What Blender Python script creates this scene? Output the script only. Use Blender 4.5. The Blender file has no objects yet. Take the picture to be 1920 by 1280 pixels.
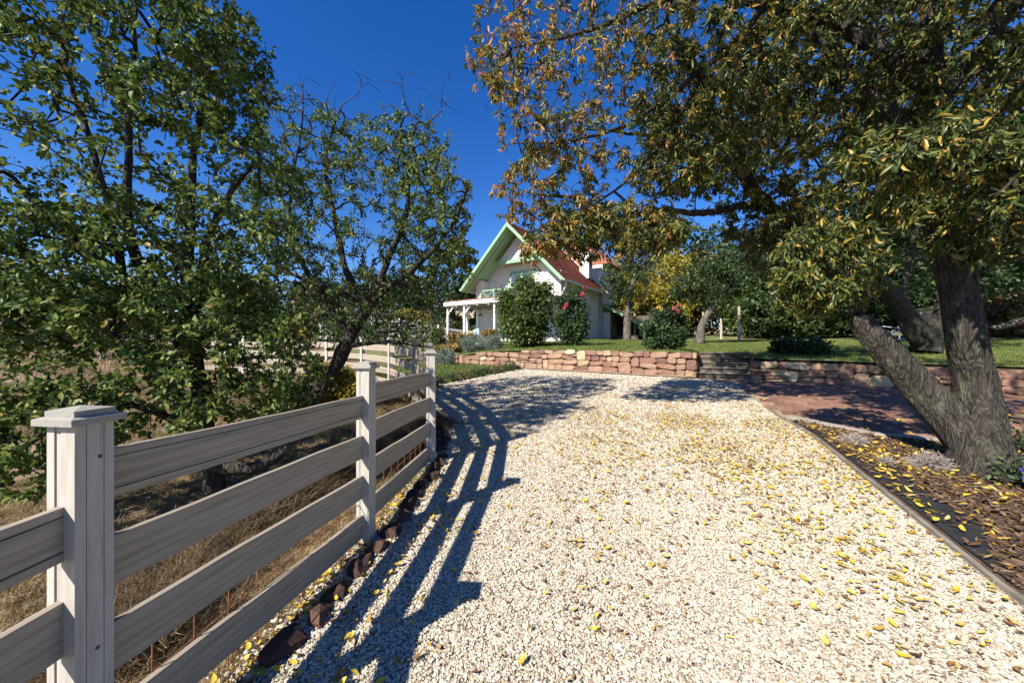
import bpy, math, random
import numpy as np
from mathutils import Vector, Matrix
random.seed(7); rng = np.random.default_rng(7)
R = math.radians
S = bpy.context.scene
C = S.collection

# ------------------------------------------------------------------ camera, sky, sun, exposure
FPX, HOR, CAMZ = 693.0, 650.0, 1.52
cam = bpy.data.cameras.new('camera'); camo = bpy.data.objects.new('camera', cam); C.objects.link(camo)
camo.location = (0, 0, CAMZ); camo.rotation_euler = (R(90), 0, 0)
cam.sensor_width = 36; cam.lens = FPX/1920*36; cam.shift_y = (HOR-640)/1920
cam.clip_start = 0.05; cam.clip_end = 2000
S.camera = camo
SUN_EL = R(39); SUN_TO = Vector((-0.72, -0.69, 0)).normalized()      # horizontal direction towards the sun
w = bpy.data.worlds.new('World'); S.world = w; w.use_nodes = True
nt = w.node_tree; bg = nt.nodes['Background']
sky = nt.nodes.new('ShaderNodeTexSky'); sky.sky_type = 'NISHITA'; sky.sun_disc = False
sky.sun_elevation = SUN_EL; sky.sun_rotation = math.atan2(SUN_TO.x, SUN_TO.y)
sky.altitude = 300; sky.air_density = 1.0; sky.dust_density = 0.1; sky.ozone_density = 4.0
hs = nt.nodes.new('ShaderNodeHueSaturation'); hs.inputs['Hue'].default_value = 0.515; hs.inputs['Saturation'].default_value = 1.32; hs.inputs['Value'].default_value = 1.0
nt.links.new(sky.outputs[0], hs.inputs['Color']); nt.links.new(hs.outputs[0], bg.inputs['Color'])
bg.inputs['Strength'].default_value = 0.085
sl = bpy.data.lights.new('sun', 'SUN'); sl.energy = 5.0; sl.angle = R(0.55); sl.color = (1, 0.94, 0.83)
so = bpy.data.objects.new('sun', sl); C.objects.link(so)
sd = Vector((SUN_TO.x*math.cos(SUN_EL), SUN_TO.y*math.cos(SUN_EL), math.sin(SUN_EL)))
so.rotation_euler = sd.to_track_quat('Z', 'Y').to_euler()
vs = S.view_settings; vs.view_transform = 'Standard'; vs.look = 'None'; vs.gamma = 1; vs.exposure = 1.1
S.render.engine = 'CYCLES'
S.cycles.max_bounces = 6; S.cycles.diffuse_bounces = 2; S.cycles.transparent_max_bounces = 6

# ------------------------------------------------------------------ helpers
def tag(o, label=None, cat=None, group=None, kind=None):
    if label: o['label'] = label
    if cat: o['category'] = cat
    if group: o['group'] = group
    if kind: o['kind'] = kind
    return o
def link(name, me, mat=None, parent=None):
    o = bpy.data.objects.new(name, me); C.objects.link(o)
    if mat is not None and me is not None and len(me.materials) == 0: me.materials.append(mat)
    if parent is not None: o.parent = parent
    return o
def empty(name, loc=(0,0,0), rz=0, parent=None):
    o = bpy.data.objects.new(name, None); C.objects.link(o); o.location = loc; o.rotation_euler = (0,0,rz); o.empty_display_size = .1
    if parent is not None: o.parent = parent
    return o
class MB:
    def __init__(s): s.v = []; s.f = []
    def add(s, vs_, fs):
        b = len(s.v); s.v += [tuple(p) for p in vs_]; s.f += [tuple(i+b for i in f) for f in fs]; return s
    def box(s, x0, x1, y0, y1, z0, z1):
        return s.add([(x0,y0,z0),(x1,y0,z0),(x1,y1,z0),(x0,y1,z0),(x0,y0,z1),(x1,y0,z1),(x1,y1,z1),(x0,y1,z1)],
                     [(3,2,1,0),(4,5,6,7),(0,1,5,4),(1,2,6,5),(2,3,7,6),(3,0,4,7)])
    def bar(s, a, b, wd, ht, up=(0,0,1)):
        a = Vector(a); b = Vector(b); d = (b-a).normalized(); u = Vector(up)
        x = d.cross(u).normalized()*wd/2; z = x.cross(d).normalized()*ht/2
        p = [a-x-z, a+x-z, a+x+z, a-x+z, b-x-z, b+x-z, b+x+z, b-x+z]
        return s.add(p, [(0,1,2,3),(7,6,5,4),(0,4,5,1),(1,5,6,2),(2,6,7,3),(3,7,4,0)])
    def prism(s, poly, y0, y1):                       # polygon in x,z extruded along y
        n = len(poly); v = [(x,y0,z) for x,z in poly]+[(x,y1,z) for x,z in poly]
        return s.add(v, [tuple(range(n)), tuple(range(2*n-1, n-1, -1))]+[(i,i+n,(i+1)%n+n,(i+1)%n) for i in range(n)])
    def tube(s, pts, r, n=8):
        pts = [Vector(p) for p in pts]; rs = r if hasattr(r,'__len__') else [r]*len(pts); ring = []
        for i, p in enumerate(pts):
            d = (pts[min(i+1,len(pts)-1)]-pts[max(i-1,0)]).normalized()
            a = d.orthogonal().normalized() if i == 0 else (pa - d*pa.dot(d)).normalized()
            pa = a; c = d.cross(a)
            ring.append([p+(a*math.cos(t)+c*math.sin(t))*rs[i] for t in [k*2*math.pi/n for k in range(n)]])
        v = [q for rg in ring for q in rg]; f = []
        for i in range(len(pts)-1):
            for k in range(n): f.append((i*n+k, i*n+(k+1)%n, (i+1)*n+(k+1)%n, (i+1)*n+k))
        f.append(tuple(range(n-1,-1,-1))); f.append(tuple((len(pts)-1)*n+k for k in range(n)))
        return s.add(v, f)
    def mesh(s, name, smooth=False):
        me = bpy.data.meshes.new(name); me.from_pydata(s.v, [], s.f); me.update()
        if smooth: me.shade_smooth()
        return me
    def build(s, name, mat, parent=None, smooth=False): return link(name, s.mesh(name, smooth), mat, parent)
def np_mesh(name, V, F, attrs=None, smooth=False):
    V = np.asarray(V, np.float32); F = np.asarray(F, np.int32); n, k = F.shape
    me = bpy.data.meshes.new(name); me.vertices.add(len(V)); me.vertices.foreach_set('co', V.ravel())
    me.loops.add(n*k); me.loops.foreach_set('vertex_index', F.ravel())
    me.polygons.add(n); me.polygons.foreach_set('loop_start', np.arange(0, n*k, k, dtype=np.int32))
    if smooth: me.polygons.foreach_set('use_smooth', np.ones(n, bool))
    for an, av in (attrs or {}).items():
        at = me.attributes.new(an, 'FLOAT', 'POINT'); at.data.foreach_set('value', np.asarray(av, np.float32))
    me.update(calc_edges=True); return me
def P(px, py, Y): return Vector(((px-960)/FPX*Y, Y, CAMZ-(py-HOR)/FPX*Y))     # a measured picture point at a known distance
def sst(a, b, x):
    t = np.clip((np.asarray(x, float)-a)/(b-a), 0, 1); return t*t*(3-2*t)

# ------------------------------------------------------------------ materials
class N:
    def __init__(s, name):
        s.m = bpy.data.materials.new(name); s.m.use_nodes = True; s.t = s.m.node_tree; s.p = s.t.nodes['Principled BSDF']; s.out = s.t.nodes['Material Output']
    def n(s, typ, **kw):
        x = s.t.nodes.new(typ)
        for k, v in kw.items(): setattr(x, k, v)
        return x
    def l(s, a, b): s.t.links.new(a, b)
    def coord(s, kind='Object', scale=(1,1,1)):
        tc = s.n('ShaderNodeTexCoord'); mp = s.n('ShaderNodeMapping'); mp.inputs['Scale'].default_value = scale
        s.l(tc.outputs[kind], mp.inputs[0]); return mp.outputs[0]
    def noise(s, vec, scale, detail=4, rough=.6):
        x = s.n('ShaderNodeTexNoise'); x.inputs['Scale'].default_value = scale; x.inputs['Detail'].default_value = detail; x.inputs['Roughness'].default_value = rough
        if vec is not None: s.l(vec, x.inputs['Vector'])
        return x.outputs['Fac']
    def ramp(s, fac, stops, interp='LINEAR'):
        x = s.n('ShaderNodeValToRGB'); x.color_ramp.interpolation = interp; e = x.color_ramp.elements
        while len(e) < len(stops): e.new(.5)
        for i, (p, c) in enumerate(stops): e[i].position = p; e[i].color = (*c, 1)
        s.l(fac, x.inputs[0]); return x.outputs[0]
    def mix(s, fac, a, b, mode='MIX'):
        x = s.n('ShaderNodeMix', data_type='RGBA', blend_type=mode)
        if isinstance(fac, float): x.inputs[0].default_value = fac
        else: s.l(fac, x.inputs[0])
        for sock, val in ((x.inputs[6], a), (x.inputs[7], b)):
            if isinstance(val, tuple): sock.default_value = (*val, 1)
            else: s.l(val, sock)
        return x.outputs[2]
    def bump(s, h, strength=.4, dist=.01):
        b = s.n('ShaderNodeBump'); b.inputs['Strength'].default_value = strength; b.inputs['Distance'].default_value = dist
        s.l(h, b.inputs['Height']); s.l(b.outputs[0], s.p.inputs['Normal'])
    def fin(s, col=None, rough=.8, spec=.3):
        if col is not None:
            if isinstance(col, tuple): s.p.inputs['Base Color'].default_value = (*col, 1)
            else: s.l(col, s.p.inputs['Base Color'])
        s.p.inputs['Roughness'].default_value = rough; s.p.inputs['Specular IOR Level'].default_value = spec
        return s.m
    def rnd(s): return s.n('ShaderNodeObjectInfo').outputs['Random']
    def attr(s, nm):
        a = s.n('ShaderNodeAttribute'); a.attribute_name = nm; return a.outputs['Fac']
M = {}
def simple(name, c1, c2, scale=6, rough=.8, bump=.2, bd=.005, stretch=(1,1,1), spec=.3, kind='Object'):
    k = N(name); v = k.coord(kind, stretch); f = k.noise(v, scale, 6, .65)
    col = k.ramp(f, [(.3, c1), (.7, c2)]); f2 = k.noise(v, scale*7, 3); k.bump(f2, bump, bd); M[name] = k.fin(col, rough, spec); return M[name]
def leafmat(name, stops, rough=.42, trans=.35, attr='rnd', spec=.4):
    k = N(name); f = k.attr(attr) if attr else k.rnd(); col = k.ramp(f, stops)
    v = k.coord('Object'); nz = k.noise(v, 30, 2); col = k.mix(.25, col, k.ramp(nz, [(.35,(.02,.03,.01)),(.7,(.4,.42,.2))]), 'SOFT_LIGHT')
    k.fin(col, rough, spec); tr = k.n('ShaderNodeBsdfTranslucent'); k.l(k.mix(.5, col, (.35,.4,.06), 'MULTIPLY') if False else col, tr.inputs[0])
    ms = k.n('ShaderNodeMixShader'); ms.inputs[0].default_value = trans; k.l(k.p.outputs[0], ms.inputs[1]); k.l(tr.outputs[0], ms.inputs[2]); k.l(ms.outputs[0], k.out.inputs[0])
    M[name] = k.m; return k.m

def mk_gravel():
    k = N('gravel'); v = k.coord('Object'); vo = k.n('ShaderNodeTexVoronoi'); vo.inputs['Scale'].default_value = 70; k.l(v, vo.inputs['Vector'])
    sep = k.n('ShaderNodeSeparateColor'); k.l(vo.outputs['Color'], sep.inputs[0])
    c = k.ramp(sep.outputs[0], [(0,(.22,.175,.125)),(.25,(.32,.27,.20)),(.6,(.39,.345,.27)),(1,(.46,.42,.345))])
    c = k.mix(k.ramp(vo.outputs['Distance'], [(.25,(0,0,0)),(.75,(1,1,1))]), c, (.24,.20,.15))
    big = k.noise(v, .8, 5); c = k.mix(k.ramp(big, [(.42,(0,0,0)),(.7,(.5,.5,.5))]), c, (.30,.235,.16))
    inv = k.n('ShaderNodeMath', operation='SUBTRACT'); inv.inputs[0].default_value = 1; k.l(vo.outputs['Distance'], inv.inputs[1])
    k.bump(inv.outputs[0], .8, .02); M['gravel'] = k.fin(c, .85, .25)
    k = N('pebble'); f = k.rnd(); c = k.ramp(f, [(0,(.26,.20,.135)),(.1,(.37,.31,.225)),(.35,(.45,.40,.315)),(.7,(.51,.465,.38)),(1,(.57,.535,.46))])
    nz = k.noise(k.coord('Object'), 40, 4); c = k.mix(.5, c, k.ramp(nz, [(.3,(.35,.3,.25)),(.7,(.62,.6,.58))]), 'SOFT_LIGHT'); k.bump(nz, .3, .004); M['pebble'] = k.fin(c, .75, .3)
mk_gravel()
def mk_wood():
    k = N('painted_wood'); v = k.coord('Object', (1.2, 16, 16)); f = k.noise(v, 3.2, 8, .7)
    wv = k.n('ShaderNodeTexWave', wave_type='BANDS', bands_direction='Z'); wv.inputs['Scale'].default_value = .55; wv.inputs['Distortion'].default_value = 7; wv.inputs['Detail'].default_value = 3; wv.inputs['Detail Scale'].default_value = .7
    k.l(v, wv.inputs['Vector'])
    c = k.ramp(f, [(.25,(.19,.155,.115)),(.5,(.315,.27,.21)),(.8,(.38,.335,.275))])
    c = k.mix(k.ramp(wv.outputs['Fac'], [(.0,(.45,.45,.45)),(.25,(0,0,0))]), c, (.20,.16,.13))
    kn = k.n('ShaderNodeTexVoronoi'); kn.inputs['Scale'].default_value = 2.1; k.l(k.coord('Object', (1.3,2.5,2.5)), kn.inputs['Vector'])
    c = k.mix(k.ramp(kn.outputs['Distance'], [(.035,(.85,.85,.85)),(.085,(0,0,0))]), c, (.13,.09,.065))
    add = k.n('ShaderNodeMath', operation='ADD'); k.l(f, add.inputs[0]); k.l(wv.outputs['Fac'], add.inputs[1]); k.bump(add.outputs[0], .35, .004)
    M['painted_wood'] = k.fin(c, .6, .3)
    k = N('post_wood'); v = k.coord('Object', (16,16,1.2)); f = k.noise(v, 3.2, 8, .7)
    c = k.ramp(f, [(.25,(.29,.255,.215)),(.5,(.41,.375,.33)),(.8,(.48,.45,.41))]); k.bump(f, .35, .004); M['post_wood'] = k.fin(c, .6, .3)
    k = N('cap_wood'); v = k.coord('Object'); f = k.noise(v, 150, 6, .8)
    c = k.ramp(f, [(.3,(.20,.185,.155)),(.5,(.30,.285,.25)),(.7,(.35,.335,.30))]); k.bump(f, .5, .004); M['cap_wood'] = k.fin(c, .8, .2)
mk_wood()
def mk_bark(name, a, b, sc=9):
    k = N(name); v0 = k.coord('Object', (1,1,.22)); ds_ = k.n('ShaderNodeTexNoise'); ds_.inputs['Scale'].default_value = sc*.5; k.l(v0, ds_.inputs['Vector']); v = k.mix(.12, v0, ds_.outputs['Color']); f = k.noise(v, sc, 8, .7); vo = k.n('ShaderNodeTexVoronoi'); vo.inputs['Scale'].default_value = sc*2.2; k.l(v, vo.inputs['Vector'])
    c = k.ramp(f, [(.32,a),(.68,b)]); c = k.mix(k.ramp(vo.outputs['Distance'], [(.0,(0,0,0)),(.7,(.7,.7,.7))]), c, tuple(x*.35 for x in a))
    li = k.noise(k.coord('Object'), 3.3, 6, .7); c = k.mix(k.ramp(li, [(.55,(0,0,0)),(.68,(.55,.55,.55))]), c, (.15,.155,.10))
    sm = k.n('ShaderNodeMath', operation='SUBTRACT'); k.l(f, sm.inputs[0]); k.l(vo.outputs['Distance'], sm.inputs[1]); k.bump(sm.outputs[0], 1.0, .03); M[name] = k.fin(c, .9, .15)
mk_bark('bark_grey', (.032,.027,.022), (.14,.125,.105), 20); mk_bark('bark_dark', (.035,.03,.026), (.11,.095,.08), 14); mk_bark('bark_pale', (.10,.085,.07), (.26,.235,.20), 9)
simple('dry_soil', (.10,.065,.04), (.27,.19,.11), 3.5, .95, .6, .02)
simple('mulch', (.035,.024,.018), (.13,.085,.055), 9, .95, .8, .02)
simple('membrane', (.012,.012,.013), (.03,.03,.031), 12, .7, .5, .004)
simple('lawn_soil', (.075,.10,.025), (.20,.20,.075), 1.6, .95, .5, .02)
simple('sand', (.25,.165,.11), (.35,.25,.17), 5, .95, .4, .006)
simple('concrete', (.20,.18,.15), (.33,.30,.26), 8, .9, .4, .004)
simple('edging', (.11,.095,.075), (.24,.215,.18), 6, .9, .4, .004)
simple('sleeper', (.04,.034,.028), (.15,.125,.10), 3, .9, .6, .008, (1,6,6))
simple('lit_tread_wood', (.16,.14,.115), (.34,.305,.26), 4, .9, .4, .004, (1,8,8))
simple('mortar', (.05,.035,.025), (.12,.085,.06), 8, .95, .6, .01)
simple('plaster', (.52,.51,.49), (.64,.63,.61), 2, .9, .15, .002)
simple('green_paint', (.19,.36,.20), (.26,.44,.26), 5, .5, .15, .002)
simple('white_paint', (.74,.72,.70), (.82,.80,.78), 5, .5, .1, .002)
simple('grey_board', (.20,.19,.19), (.33,.32,.31), 3, .8, .3, .003)
simple('rust', (.10,.035,.018), (.22,.085,.04), 30, .85, .4, .001)
simple('dark_metal', (.03,.03,.03), (.06,.06,.06), 8, .5, .1, .001)
simple('blue_paint', (.30,.50,.66), (.40,.60,.75), 5, .5, .1, .001)
simple('brick', (.26,.09,.055), (.38,.15,.09), 6, .9, .4, .004)
simple('old_roof', (.10,.06,.045), (.20,.12,.09), 4, .9, .3, .01)
simple('stone_pale', (.48,.36,.22), (.68,.56,.38), 5, .9, .5, .01)
simple('glass_dark', (.03,.05,.06), (.05,.08,.09), 1, .08, 0, .001, spec=.7)
simple('bench_paint', (.50,.54,.58), (.62,.66,.70), 5, .5, .1, .001)
simple('stake_wood', (.26,.22,.17), (.46,.40,.33), 4, .9, .4, .004, (8,8,1))
simple('dead_twig', (.17,.14,.125), (.33,.29,.27), 9, .9, .2, .002)
def rndmat(name, stops, nscale, rough=.85, bump=.6, bd=.012):
    k = N(name); c = k.ramp(k.rnd(), stops); nz = k.noise(k.coord('Object'), nscale, 6, .7)
    c = k.mix(.65, c, k.ramp(nz, [(.3,(.22,.2,.2)),(.7,(.75,.74,.72))]), 'SOFT_LIGHT'); k.bump(nz, bump, bd); M[name] = k.fin(c, rough, .25)
rndmat('wall_stone', [(0,(.15,.085,.065)),(.2,(.22,.125,.095)),(.42,(.26,.165,.115)),(.62,(.31,.21,.135)),(.8,(.24,.135,.10)),(.92,(.38,.29,.18)),(1,(.50,.43,.30))], 7)
rndmat('paver', [(0,(.15,.078,.055)),(.5,(.205,.112,.078)),(1,(.25,.145,.10))], 9, .85, .4, .005)
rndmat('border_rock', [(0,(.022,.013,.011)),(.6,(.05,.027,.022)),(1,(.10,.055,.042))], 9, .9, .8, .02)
def mk_tile():
    k = N('roof_tile'); f = k.attr('rnd'); c = k.ramp(f, [(0,(.19,.05,.028)),(.5,(.31,.085,.043)),(1,(.39,.14,.075))]); nz = k.noise(k.coord('Object'), 8, 5)
    c = k.mix(.5, c, k.ramp(nz, [(.3,(.25,.2,.2)),(.7,(.7,.7,.7))]), 'SOFT_LIGHT'); M['roof_tile'] = k.fin(c, .8, .25)
mk_tile()
leafmat('plum_leaf', [(0,(.045,.085,.022)),(.4,(.095,.155,.036)),(.75,(.175,.235,.058)),(.95,(.23,.25,.06)),(1,(.30,.21,.06))], .5, .32, spec=.25)
leafmat('peach_leaf', [(0,(.06,.10,.026)),(.22,(.13,.16,.036)),(.42,(.25,.215,.045)),(.6,(.42,.28,.055)),(.76,(.47,.26,.08)),(.9,(.46,.18,.08)),(1,(.36,.11,.06))], .45, .38)
leafmat('peach_green', [(0,(.040,.070,.020)),(.5,(.090,.130,.034)),(.78,(.18,.185,.045)),(.92,(.42,.31,.055)),(1,(.48,.27,.09))], .4, .35)
leafmat('forest_leaf', [(0,(.018,.038,.012)),(.5,(.04,.075,.022)),(.85,(.075,.115,.032)),(1,(.15,.16,.04))], .5, .3)
leafmat('chestnut_leaf', [(0,(.025,.055,.022)),(.5,(.05,.095,.038)),(1,(.095,.15,.055))], .5, .3)
leafmat('yellow_leaf', [(0,(.13,.14,.025)),(.4,(.30,.27,.035)),(.75,(.50,.40,.05)),(1,(.40,.26,.05))], .5, .4)
leafmat('shrub_leaf', [(0,(.035,.06,.016)),(.5,(.075,.12,.028)),(.85,(.14,.18,.04)),(1,(.25,.25,.06))], .6, .3)
leafmat('rose_leaf', [(0,(.025,.05,.022)),(.6,(.05,.09,.035)),(1,(.10,.14,.045))], .6, .28)
leafmat('brown_leaf', [(0,(.10,.075,.035)),(.5,(.20,.15,.06)),(1,(.30,.21,.09))], .6, .3)
leafmat('lavender_leaf', [(0,(.10,.14,.11)),(.5,(.18,.23,.19)),(1,(.27,.33,.29))], .7, .2)
leafmat('straw', [(0,(.36,.26,.09)),(.5,(.55,.42,.17)),(1,(.70,.58,.30))], .6, .35)
leafmat('pink_petal', [(0,(.55,.05,.12)),(.6,(.72,.14,.22)),(1,(.80,.40,.34))], .5, .3)
leafmat('yellow_petal', [(0,(.75,.50,.06)),(1,(.80,.62,.20))], .5, .3)
leafmat('blue_petal', [(0,(.10,.12,.55)),(1,(.22,.24,.72))], .5, .3)
leafmat('fallen', [(0,(.14,.06,.025)),(.14,(.28,.13,.04)),(.26,(.46,.29,.05)),(.6,(.62,.45,.045)),(.85,(.64,.52,.10)),(1,(.48,.38,.18))], .5, .25, None)
leafmat('grass_blade', [(0,(.08,.13,.024)),(.5,(.14,.195,.038)),(.85,(.20,.23,.06)),(1,(.34,.30,.12))], .5, .3, None)
leafmat('dry_blade', [(0,(.11,.07,.032)),(.4,(.22,.155,.07)),(.8,(.36,.27,.13)),(1,(.46,.37,.20))], .6, .25, None)
leafmat('dark_hay', [(0,(.05,.032,.018)),(.6,(.13,.085,.045)),(1,(.26,.18,.09))], .8, .15, None)
leafmat('brown_crumb', [(0,(.12,.06,.03)),(.5,(.26,.15,.06)),(1,(.42,.29,.13))], .7, .2, None)
leafmat('chip', [(0,(.04,.024,.016)),(.6,(.12,.07,.045)),(1,(.24,.16,.10))], .85, .05, None)

# ------------------------------------------------------------------ the lie of the land
WK = 0.884
def wall_y(x): return 14.5-.53*x
def edge(y):                                                  # left edge of the drive
    return float(np.interp(y, [-4,1.1,2.66,4.2,6,7.5,10,14], [-1.36,-1.24,-.98,-.86,-1.22,-1.62,-1.9,.5]))
def xr_gravel(y): return float(np.interp(y, [-4,2.05,3.06,5.28,6.4,10.06,11.0,14.0], [1.2,2.81,3.27,4.27,4.6,6.1,5.75,.1]))
def zdrive(x, y): return .05*np.minimum(y, 17)
def zground(x, y):
    x = np.asarray(x, float); y = np.asarray(y, float); z = .05*np.minimum(y, 17)
    hl = .13*np.clip(y-17, 0, 55); hr = .045*np.clip(y-17, 0, 30)+.10*np.clip(y-47, 0, 30)
    t = sst(-9, -3, x); z = z+hl*(1-t)+hr*t
    bump_ = .03*np.sin(x*1.7+y*.6)*np.sin(y*1.3-x*.4)
    z = z+bump_*sst(.6, 2.5, np.interp(y, [-4,1.1,4.2,6,10,14], [-1.36,-1.24,-.86,-1.22,-1.9,.5])-x)
    behind = (y > 14.5-.53*x-.0) & (x > -2.6) & (y < 46)
    return np.where(behind, z-.5, z)
def ztop(x): return np.interp(x, [-2.6,-.5,1,5.7,7.1,9,14], [1.12,1.36,1.39,1.33,1.17,1.12,1.0])
def zlawn(x, y):
    x = np.asarray(x, float); y = np.asarray(y, float); d = np.maximum((y-wall_y(x))*WK, 0)
    z = ztop(x)+.06*np.minimum(d, 30)+.02*np.sin(x*1.1+y*.7)*sst(.3, 2, d); t = sst(-7, -2.4, x)
    return z*t+(zground(x, y)+.02)*(1-t)
def grid(name, xs, ys, zf, mat, dz=0, keep=None):
    X, Y = np.meshgrid(xs, ys); Z = zf(X, Y)+dz; V = np.stack([X, Y, Z], -1).reshape(-1, 3); nx, ny = len(xs), len(ys)
    i = np.arange(nx*ny).reshape(ny, nx); F = np.stack([i[:-1,:-1], i[:-1,1:], i[1:,1:], i[1:,:-1]], -1).reshape(-1, 4)
    if keep is not None:
        ctr = V[F].mean(1); F = F[keep(ctr[:,0], ctr[:,1])]
    return link(name, np_mesh(name, V, F, smooth=True), mat)
xs = np.concatenate([np.linspace(-220,-30,20), np.linspace(-28,-8,41), np.linspace(-7.5,12,79), np.linspace(14,220,30)])
ys = np.concatenate([np.linspace(-40,-4,10), np.linspace(-3,20,93), np.linspace(21,80,60), np.linspace(90,500,14)])
tag(grid('ground', xs, ys, zground, M['dry_soil'], -.03), kind='structure')
def strip(name, rows, lf, rf, zf, mat, dz, nx=14):
    V = []; 
    for y in rows:
        a, b = lf(y), rf(y)
        for i in range(nx): x = a+(b-a)*i/(nx-1); V.append((x, y, float(zf(x, y))+dz))
    F = [(r*nx+i, r*nx+i+1, (r+1)*nx+i+1, (r+1)*nx+i) for r in range(len(rows)-1) for i in range(nx-1)]
    return link(name, np_mesh(name, V, F, smooth=True), mat)
tag(strip('gravel_drive', list(np.linspace(-4,13.9,180)), lambda y: edge(y)+.03+.03*math.sin(y*9)+.02*math.sin(y*23), lambda y: max(xr_gravel(y), edge(y)+.09), zdrive, M['gravel'], .0), kind='structure')
lx = np.concatenate([np.linspace(-9,14,93), np.linspace(15,60,30)])
def lawn_grid():
    ds = np.concatenate([np.linspace(.06,6,24), np.linspace(6.5,45,50)]); V = []; nx = len(lx)
    for d in ds:
        for x in lx: y = wall_y(x)+d; V.append((x, y, float(zlawn(x, y))))
    F = [(r*nx+i, r*nx+i+1, (r+1)*nx+i+1, (r+1)*nx+i) for r in range(len(ds)-1) for i in range(nx-1)]
    F = [f for f in F if not (5.72 < sum(V[k][0] for k in f)/4 < 7.06 and sum(V[k][1]-wall_y(V[k][0]) for k in f)/4 < 1.35)]
    return tag(link('lawn', np_mesh('lawn', V, F, smooth=True), M['lawn_soil']), kind='structure')
lawn_grid()
def strip_left(y): return float(np.interp(y, [6,7.5,9.5,10.5,15.6], [-1.3,-2.0,-3.0,-4.1,-5.2]))
tag(strip('lawn_strip', list(np.linspace(6.4,15.3,30)), strip_left, lambda y: edge(y)-.12 if y < 14 else (wall_y(0)-y-.4)/.53, zdrive, M['lawn_soil'], .025, 10), kind='structure')
tag(strip('path', list(np.linspace(-3.4,5.6,30)), lambda t: 0, lambda t: 1, lambda a, t: 0, M['sand'], 0, 2), kind='structure')
pth = bpy.data.objects['path']          # sandy footing that runs along the foot of the stone wall
for i, v in enumerate(pth.data.vertices):
    t = np.linspace(-3.4,5.6,30)[i//2]; yy = wall_y(t)-(.05 if i % 2 else .42); v.co = (t, yy, .05*yy+.03)
def court_front(x): return float(np.interp(x, [4.6,5.06,6.2,7.5,12,18], [6.4,5.2,4.72,4.3,2.9,1.5]))
def bed_left(y): return xr_gravel(y)+.03
tag(strip('planting_bed', list(np.linspace(-3,6.3,40)), bed_left, lambda y: max(bed_left(y)+.05, float(np.interp(y, [1.5,2.9,4.3,5.2,6.4], [18,12,7.5,5.06,4.62]))), zdrive, M['mulch'], .004, 24), kind='structure')
tag(strip('weed_membrane', list(np.linspace(.5,5.6,30)), lambda y: bed_left(y)+.05, lambda y: bed_left(y)+.30+.16*math.sin(y*2.3)+.1*math.sin(y*5.1)-.3*max(0, y-4.8), zdrive, M['membrane'], .018, 5), kind='structure')

# ------------------------------------------------------------------ paved court
court = strip('paved_court', list(np.linspace(0,1,24)), lambda t: 0, lambda t: 1, lambda a, t: 0, M['sand'], 0, 24)
V = []
for i, v in enumerate(court.data.vertices):
    x = 4.62+(16-4.62)*(i % 24)/23; t = (i//24)/23
    y0 = court_front(x); y1 = min(wall_y(x)-.05, 10.9 if x < 6.1 else 99)
    if x < 6.1: y1 = min(y1, float(np.interp(x, [4.6,6.1,6.2], [6.4,10.06,11.2])))
    y = y0+(max(y1, y0)-y0)*t; v.co = (x, y, .05*y+.006)
tag(court, kind='structure')
pm = MB().box(-.193,.193,-.193,.193,-.02,.022).mesh('paver'); pm.materials.append(M['paver'])
wd = Vector((1,-.53,0)).normalized(); wn = Vector((.53,1,0)).normalized()
np_ = 0
for a in range(-2, 30):
    for b in range(0, 26):
        p = Vector((4.2, wall_y(4.2), 0))+wd*(a*.4+(.2 if b % 2 else 0))-wn*(b*.4+.28)
        if p.y < court_front(p.x)+.18 or p.x < (np.interp(p.y, [5,6.4,10.06,11.3], [4.9,4.78,6.25,6.2])) or p.x > 1.42*p.y+.5: continue
        o = link('paver', pm, None, court); o.location = (p.x, p.y, .05*p.y+random.uniform(-.003,.004)); o.rotation_euler = (math.atan(.05)+random.uniform(-.008,.008), random.uniform(-.008,.008), math.atan2(wd.y, wd.x)); np_ += 1

# ------------------------------------------------------------------ stone retaining wall, stone by stone
def stone_mesh(w_, h_, dpt):
    n = 9; ang = [2*math.pi*i/n+random.uniform(-.18,.18) for i in range(n)]; ex = random.uniform(.34,.62); ring = []
    for t in ang:
        c, s_ = math.cos(t), math.sin(t); ring.append((math.copysign(abs(c)**ex, c)*w_/2*random.uniform(.93,1.03), math.copysign(abs(s_)**ex, s_)*h_/2*random.uniform(.92,1.03)))
    v = [(x,dpt,z) for x,z in ring]+[(x,-.02*random.uniform(.3,1.2),z) for x,z in ring]
    tl = random.uniform(-.02,.02); tz = random.uniform(-.02,.02)
    v += [(x*.80,-.042+tl*x/w_*2+tz*z/h_*2+random.uniform(-.008,.008),z*.76) for x,z in ring]
    f = [(i,(i+1)%n,(i+1)%n+n,i+n) for i in range(n)]+[(i+n,(i+1)%n+n,(i+1)%n+2*n,i+2*n) for i in range(n)]+[tuple(range(2*n,3*n))]
    m = MB(); m.add(v, f); return m.mesh('stone')
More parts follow.
